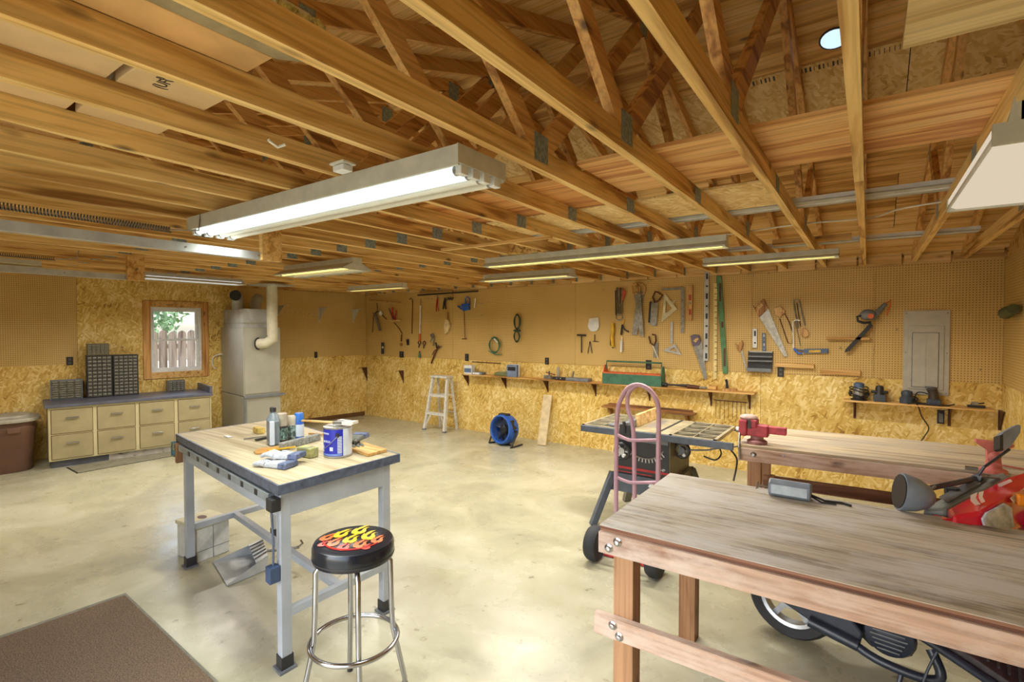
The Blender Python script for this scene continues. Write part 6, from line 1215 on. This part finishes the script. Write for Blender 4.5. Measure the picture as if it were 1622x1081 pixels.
# dustpan
P0, P1, P2, P3 = [atz(*p, .004) for p in [(338, 892), (360, 929), (424, 902), (416, 874)]]; t = thing('dustpan', 'galvanised metal dustpan with a hooded back lying on the floor under the table', 'dustpan', tuple((P0 + P2) / 2))
MB().prism([P0, P1, P2, P3], (0, 0, .003)).build('pan_floor', M_GALV, t)
def wall_(a, b, h0, h1): return MB().prism([a, b, b + Vector((0, 0, h1)), a + Vector((0, 0, h0))], (.003, .003, 0))
wall_(P0, P3, .01, .10).build('side_wall', M_GALV, t); wall_(P1, P2, .01, .10).build('side_wall', M_GALV, t); wall_(P3, P2, .10, .10).build('back_wall', M_GALV, t)
m_ = (P3 + P2) / 2; q0 = P3 + (P0 - P3) * .3; q1 = P2 + (P1 - P2) * .3
MB().prism([P3 + Vector((0, 0, .10)), P2 + Vector((0, 0, .10)), q1 + Vector((0, 0, .075)), q0 + Vector((0, 0, .075))], (0, 0, .003)).build('hood', M_GALV, t)
for i in range(5): k = .15 + i * .17; a_ = P3.lerp(P2, k) + Vector((0, 0, .106)); b_ = q0.lerp(q1, k) + Vector((0, 0, .081)); MB().tube([a_, b_], .006, 6).build('rib', M_CHROME, t)
MB().tube([m_ + Vector((0, 0, .07)), m_ + Vector((.16, .05, .10)), m_ + Vector((.3, .09, .14))], .012, 8).build('handle', M_CHROME, t, smooth=True)
MB().tube([m_ + Vector((.3, .09, .14)), m_ + Vector((.335, .1, .175)), m_ + Vector((.325, .09, .20))], .008, 8).build('hang_loop', M_CHROME, t, smooth=True)
# rug
rg = [atz(199, 941, 0), atz(0, 1010, 0), Vector((-4.1, .1, 0)), Vector((-2.05, .1, 0)), atz(345, 1081, 0)]
rg[1] = atz(-40, 1023, 0); d_ = (rg[4] - rg[0]); rg[4] = rg[0] + d_ * 1.25
rgp = [rg[0], rg[1], rg[1] + d_ * 1.3, rg[4]]
t = thing('rug', 'brown tweed rug with a grey taped edge in the lower left corner', 'rug', tuple(rg[0]))
MB().prism(rgp, (0, 0, .006)).build('edge_binding', pm('rug_edge', (128, 126, 112), .8), t); ctr = sum(rgp, Vector()) / 4
MB().prism([ctr + (p - ctr) * .955 + Vector((0, 0, .0061)) for p in rgp], (0, 0, .004)).build('rug_pile', pm('rug_brown', (112, 92, 72), .95, 0, .4, 160, .5), t)
# ================================================================= BAR STOOL
c = Vector((-1.962, 1.51, 0)); t = thing('bar_stool', 'chrome bar stool with a round black seat printed with flames', 'stool', tuple(c)); sz = .775
M_VN = pm('black_vinyl', (24, 28, 38), .22, 0, .05)
MB().lathe([(.165, sz - .085), (.182, sz - .08), (.185, sz - .07), (.185, sz - .02), (.178, sz - .006), (.16, sz), (.001, sz + .002)], c, 48).build('seat', M_VN, t, smooth=True)
MB().lathe([(.186, sz - .068), (.187, sz - .064), (.186, sz - .06)], c, 48, 'z', False).build('seat_piping', M_SB, t, smooth=True)
# flames: outlined tongues on the seat, pointing away from the viewer
fdir = Vector((-.47, .88, 0)).normalized(); fs_ = Vector((.88, .47, 0)).normalized()
def flame(u0, v0, s, mt, name, lift, lean=0):
    pts = [(0, -.9), (.35, -.8), (.55, -.45), (.5, -.1), (.32, .2), (.30, .45), (.42, .62), (.18, .5), (.08, .2), (.14, -.05), (.10, -.3), (-.02, -.38), (-.16, -.25), (-.18, .0), (-.02, .35), (.06, .7), (.22, 1.0), (-.12, .82), (-.34, .45), (-.42, .1), (-.5, .35), (-.56, .05), (-.58, -.35), (-.4, -.75)]
    P_ = [c + fs_ * (u0 + (x + lean * y) * s) + fdir * (v0 + y * s * 1.0) + Vector((0, 0, sz + .0022 + lift)) for x, y in pts]
    MB().prism(P_, (0, 0, .0008)).build(name, mt, t)
M_FY, M_FO_, M_FR = pm('flame_yellow', (226, 184, 44), .3, 0, .05), pm('flame_orange', (224, 108, 50), .3, 0, .05), pm('flame_red', (196, 60, 48), .3, 0, .05)
for u, v, s, mt, nm, ln in [(0, .085, .052, M_FY, 'flame', .1), (-.062, .04, .05, M_FY, 'flame', .15), (.06, .035, .052, M_FY, 'flame', -.1), (-.105, -.005, .042, M_FO_, 'flame', .2), (.112, -.0, .042, M_FO_, 'flame', .0), (.0, -.01, .05, M_FY, 'flame', 0), (-.055, -.05, .046, M_FO_, 'flame', .1), (.06, -.05, .046, M_FO_, 'flame', 0), (.005, -.085, .042, M_FR, 'flame', 0), (-.09, -.07, .03, M_FR, 'flame', .2), (.095, -.075, .03, M_FR, 'flame', 0)]: flame(u * 1.12 - .008, v * 1.12 + .005, s * 1.18, mt, nm, .0, ln)
MB().tube([c + fs_ * (math.cos(R(a)) * .135) + fdir * (math.sin(R(a)) * .125) + Vector((0, 0, sz + .003)) for a in range(200, 345, 8)], .004, 6).build('red_arc', M_FR, t, smooth=True)
MB().lathe([(.1, sz - .1), (.1, sz - .086)], c, 20).build('swivel_plate', M_STEEL, t)
for a in (62, 152, 242, 332):
    d = Vector((math.cos(R(a - 4)), math.sin(R(a - 4)), 0)); pts = [c + d * .10 + Vector((0, 0, sz - .095)), c + d * .145 + Vector((0, 0, sz - .10)), c + d * .168 + Vector((0, 0, sz - .13)), c + d * .172 + Vector((0, 0, .45)), c + d * .178 + Vector((0, 0, .32)), c + d * .235 + Vector((0, 0, .05)), c + d * .235 + Vector((0, 0, .012))]
    l_ = MB().tube(pts, .0125, 12).build('leg', M_CHROME, t, smooth=True); MB().cyl(c + d * .235, c + d * .235 + Vector((0, 0, .03)), .0145, 12).build('foot_cap', M_SB, l_)
MB().tube([c + Vector((math.cos(R(a)) * .198, math.sin(R(a)) * .198, .30)) for a in range(0, 360, 8)], .0115, 10, True).build('foot_ring', M_CHROME, t, smooth=True)

# ================================================================= SCOOTER
hd = R(-8); sc0 = Vector((-.335, 3.27, 0)); t = thing('motor_scooter', 'red and black motor scooter parked behind the front bench, grey mirrors raised', 'scooter', tuple(sc0))
ax = Vector((math.cos(hd), math.sin(hd), 0)); sd_ = Vector((-math.sin(hd), math.cos(hd), 0))
def G(x, y, z): return sc0 + ax * x + sd_ * y + Vector((0, 0, z))
M_SR = pm('scooter_red', (206, 28, 46), .22, 0, .04, 6, coat=.6); M_SBK = pm('scooter_black', (46, 54, 68), .35, 0, .12); M_RIM = pm('rim_silver', (176, 182, 190), .3, .7)
def swheel(o, dirv, r, name):
    n_ = dirv.cross(Vector((0, 0, 1))).normalized(); qq = n_.to_track_quat('Z', 'Y').to_matrix()
    def la(prof, nm, mt, par=None): b = MB().lathe(prof, (0, 0, 0), 36, 'z', False); b.v = [o + qq @ v for v in b.v]; return b.build(nm, mt, par or t, smooth=True)
    w = la([(r - .065, -.035), (r - .02, -.05), (r, -.02), (r, .02), (r - .02, .05), (r - .065, .035), (r - .065, -.035)], name, M_RUB)
    la([(r - .066, -.035), (r - .085, -.03), (r - .085, .03), (r - .066, .035)], 'rim', M_RIM, w); la([(.001, -.04), (.05, -.04), (.05, .04), (.001, .04)], 'hub', M_RIM, w)
    for i in range(5):
        a = i * 1.2566 + .3; b = MB().bar(Vector((math.cos(a) * .04, math.sin(a) * .04, 0)), Vector((math.cos(a) * (r - .08), math.sin(a) * (r - .08), 0)), .03, .02, (0, 0, 1)); b.v = [o + qq @ v for v in b.v]; b.build('spoke', M_RIM, w)
swheel(G(0, 0, .225), ax, .225, 'rear_tyre')
MB().prism([G(x, -.09, z) for x, z in [(-.1, .30), (-.06, .34), (.06, .345), (.30, .29), (.36, .22), (.34, .14), (.26, .14), (.1, .20), (-.08, .27)]], sd_ * -.05).build('chain_case', M_SBK, t, bev=.012)
MB().prism([G(x, -.05, z) for x, z in [(-.05, .35), (.2, .33), (.55, .33), (.55, .14), (.38, .12), (.28, .2)]], sd_ * .2).build('engine', M_SBK, t, bev=.015)
b = MB().lathe([(.11, -.02), (.10, .0), (.04, .012), (.001, .012)], (0, 0, 0), 24); qq = (-sd_).to_track_quat('Z', 'Y').to_matrix(); b.v = [G(.46, -.11, .24) + qq @ v for v in b.v]; fan = b.build('fan_cover', M_SBK, t, smooth=True)
for i in range(7): b = MB().box((0, -.066 + i * .022, .014), (.15 - abs(i - 3) * .02, .007, .006)); b.v = [G(.46, -.11, .24) + qq @ v for v in b.v]; b.build('fan_slat', M_GREY, fan)
MB().tube(crv([G(.28, -.13, .17), G(.42, -.16, .13), G(.6, -.16, .12), G(.66, -.14, .15), G(.62, -.1, .24)]), .022, 10).build('exhaust_pipe', M_SBK, t, smooth=True)
MB().cyl(G(.12, -.15, .20), G(.34, -.15, .16), .03, 12).build('muffler', M_SBK, t, smooth=True)
MB().prism([G(x, -.19, z) for x, z in [(.55, .36), (.62, .33), (.95, .19), (1.03, .20), (1.03, .235), (.95, .225), (.66, .36)]], sd_ * .34).build('footboard', pm('rubber_mat', (78, 72, 74), .7, 0, .2, 30), t, bev=.006)
for i in range(9): MB().bar(G(.68 + i * .034, -.16, .358 - i * .014), G(.68 + i * .034, .12, .358 - i * .014), .008, .006).build('mat_rib', M_SBK, t)
MB().tube(crv([G(.5, -.19, .36), G(.6, -.2, .33), G(.78, -.205, .255), G(.95, -.2, .185), G(1.04, -.17, .185)]), .02, 10).build('side_tube', M_SBK, t, smooth=True)
MB().hexa([G(*v) for v in [(.90, -.205, .17), (1.16, -.15, .22), (1.16, .13, .22), (.90, .15, .17), (1.0, -.2, .215), (1.18, -.12, .33), (1.18, .1, .33), (1.0, .15, .215)]]).build('front_prow', M_SR, t, bev=.012)
MB().prism([G(x, -.17, z) for x, z in [(-.15, .42), (.0, .36), (.5, .34), (.56, .5), (.52, .66), (.3, .7), (-.1, .66), (-.28, .6)]], sd_ * .34).build('rear_body', M_SR, t, bev=.03)
MB().prism([G(x, -.13, z) for x, z in [(-.2, .66), (.5, .70), (.54, .75), (.2, .78), (-.15, .76)]], sd_ * .26).build('seat', M_SBK, t, bev=.02)
MB().hexa([G(*v) for v in [(1.05, -.2, .3), (1.1, -.2, .3), (1.1, .18, .3), (1.05, .18, .3), (.80, -.2, .80), (.86, -.2, .82), (.86, .18, .82), (.80, .18, .80)]]).build('leg_shield', M_SR, t, bev=.015)
for q0_, q1_ in ((G(.52, -.15, .12), G(.5, -.19, .015)),): MB().tube([q0_, q1_, q1_ + ax * .05], .011, 8).build('kick_stand', M_SBK, t)
MB().tube(crv([G(.66, -.2, .33), G(.6, -.22, .1), G(.7, -.26, .03), G(.85, -.26, .04), G(.93, -.22, .2), G(.93, -.2, .36)]), .006, 6).build('loose_cable', M_SBK, t, smooth=True)
# steering head, turned
hl = C0 + FW * 2.40 + RT * (634 / 806 * 2.40) - UP * (250 / 806 * 2.40); hr = C0 + FW * 2.66 + RT * (752 / 806 * 2.66) - UP * (212 / 806 * 2.66)
hx = (hr - hl); hx.z = 0; hx.normalize(); hf = Vector((hx.y, -hx.x, 0)); hc_ = (hl + hr) / 2; hc_.z = .99
def H(a, b_, z): return hc_ + hx * a + hf * b_ + Vector((0, 0, z))
wf_ = H(.12, .44, 0); swheel(Vector((wf_.x, wf_.y, .225)), hf, .225, 'front_tyre')
for s in (-1, 1): MB().tube([H(.05 + .06 * s, .10, -.1), Vector((wf_.x, wf_.y, .225)) + hx * .06 * s], .018, 8).build('fork', M_SBK, t)
MB().cyl(H(0.02, .02, -.45), H(0, 0, -.02), .03, 10).build('steering_column', M_SBK, t)
MB().tube([H(-.33, -.03, -.02), H(-.2, .0, .0), H(0, .02, .01), H(.2, .0, .0), H(.33, -.03, -.02)], .013, 8).build('handlebar', M_SBK, t, smooth=True)
for s in (-1, 1): MB().tube([H(.22 * s, -.0, 0), H(.35 * s, -.03, -.02)], .02, 10).build('grip', M_SBK, t, smooth=True); MB().tube([H(.2 * s, .03, .02), H(.33 * s, .05, .0)], .006, 6).build('brake_lever', M_GREY, t)
def mq(px, py, D_): return C0 + FW * D_ + RT * ((px - 811) / 806 * D_) - UP * ((py - 540.5) / 806 * D_)
M_DG = pm('dash_grey', (112, 116, 110), .5)
def shell(top, D_, dn, name, mt, bev=.012):
    P_ = [mq(x, y, d) for (x, y), d in zip(top, D_)]; k = len(P_); c_ = sum(P_, Vector()) / k
    return MB().add(P_ + [c_ + (p - c_) * 1.04 - Vector((0, 0, dn)) for p in P_], [tuple(range(k))[::-1], tuple(range(k, 2 * k))] + [(i, (i + 1) % k, k + (i + 1) % k, k + i) for i in range(k)]).build(name, mt, t, bev=bev)
shell([(1462, 806), (1490, 790), (1545, 757), (1590, 748), (1600, 757), (1545, 782), (1500, 806)], [2.42, 2.5, 2.66, 2.7, 2.62, 2.45, 2.36], .07, 'dash_cover', M_DG)
shell([(1488, 789), (1540, 762), (1553, 768), (1502, 797)], [2.46, 2.6, 2.56, 2.40], -.006, 'gauge_glass', M_GREY, 0)
shell([(1500, 806), (1543, 783), (1592, 757), (1640, 742), (1660, 770), (1603, 778), (1556, 812), (1508, 818)], [2.36, 2.45, 2.6, 2.66, 2.5, 2.3, 2.22, 2.26], .17, 'head_fairing', M_SR, .015)
shell([(1440, 830), (1478, 812), (1508, 822), (1550, 832), (1540, 850)], [2.4, 2.42, 2.27, 2.22, 2.2], .12, 'side_fairing', M_SR)
lp = [mq(x, y, d) for x, y, d in [(1553, 822, 2.205), (1560, 812, 2.215), (1589, 797, 2.26), (1599, 803, 2.26), (1603, 834, 2.25), (1592, 838, 2.22), (1556, 832, 2.19)]]
MB().prism(lp, (FW * -.012)).build('headlight', pm('headlight_glass', (176, 182, 192), .08, .3, .25, 18), t, bev=.003)
for a_ in ([(1580, 771), (1600, 763), (1603, 766), (1583, 775)], [(1600, 793), (1640, 765), (1644, 770), (1606, 800)]): MB().prism([mq(x, y, 2.5 if y < 780 else 2.28) + Vector((0, 0, .012)) for x, y in a_], (0, 0, -.004)).build('white_stripe', M_WHITE, t)
for a_ in ([(1537, 792), (1548, 787), (1545, 796), (1553, 806), (1546, 808), (1537, 799)], [(1550, 787), (1558, 785), (1556, 794), (1560, 801), (1554, 803), (1550, 795)]): MB().prism([mq(x, y, 2.31) + Vector((0, 0, .02)) for x, y in a_], (0, 0, -.004)).build('cream_decal', M_TOFF, t)
MB().box(mq(1619, 793, 2.28), (.04, .04, .05)).build('turn_signal', pm('amber', (236, 140, 24), .3), t, bev=.01)
# mirrors
mp1 = C0 + FW * 2.68 + RT * (788 / 806 * 2.68) - UP * (157 / 806 * 2.68); ma = mp1 + hx * .0
MB().tube([H(.24, .0, .01), H(.25, .02, .06), mp1 + Vector((0, 0, -.05))], .007, 8).build('mirror_stem', M_SBK, t, smooth=True)
u_ = (RT * .85 + UP * .62).normalized(); v_ = (FW * .5 - UP * .2 + RT * .1).normalized()
b = MB(); cm = mp1 + RT * -.002; n1 = (FW * -1).normalized()
def mpoly(pts, D_): return [C0 + FW * D_ + RT * ((x - 811) / 806 * D_) - UP * ((y - 540.5) / 806 * D_) for x, y in pts]
mpts = [(1585, 690), (1591, 684), (1613, 672), (1618, 674), (1617, 686), (1602, 708), (1590, 715), (1585, 710)]
MB().prism(mpoly(mpts, 2.66), v_ * .05).build('mirror_housing', pm('mirror_grey', (126, 140, 156), .35), t, bev=.006)
MB().prism(mpoly([(1584, 690), (1589, 688), (1589, 714), (1584, 711)], 2.655), v_ * .05).build('mirror_glass', M_SB, t)
def mp_at(px, py, D_): return C0 + FW * D_ + RT * ((px - 811) / 806 * D_) - UP * ((py - 540.5) / 806 * D_)
ap = mp_at(1431, 780, 2.42); q_ = (RT * -.93 + FW * .32 + UP * .16).normalized(); qm = q_.to_track_quat('Z', 'Y').to_matrix()
b = MB().lathe([(.001, -.125), (.03, -.118), (.055, -.095), (.078, -.05), (.088, .0), (.088, .015)], (0, 0, 0), 28); b.v = [ap + qm @ v for v in b.v]; b.build('mirror_housing', MATS['mirror_grey'], t, smooth=True)
b = MB().lathe([(.08, .015), (.08, .02)], (0, 0, 0), 28); b.v = [ap + qm @ v for v in b.v]; b.build('mirror_glass', M_SB, t)
MB().tube([ap - q_ * .04, H(-.24, 0, .0)], .008, 8).build('mirror_stem', M_SBK, t)
c = mq(1617, 822, 2.42)
t = thing('riding_helmet', 'magenta item with a white patch behind the front bench at the right edge', 'bag', tuple(c)); MB().ball(c, .07, (1.3, 1.0, .7), 20, 12).build('shell', pm('magenta', (196, 24, 120), .4), t, smooth=True); MB().box(c + Vector((-.05, -.06, .02)), (.05, .02, .03), R(-20)).build('white_patch', M_WHITE, t, bev=.006)
t.name = 'magenta_bag'; ORG['magenta_bag'] = ORG['riding_helmet']
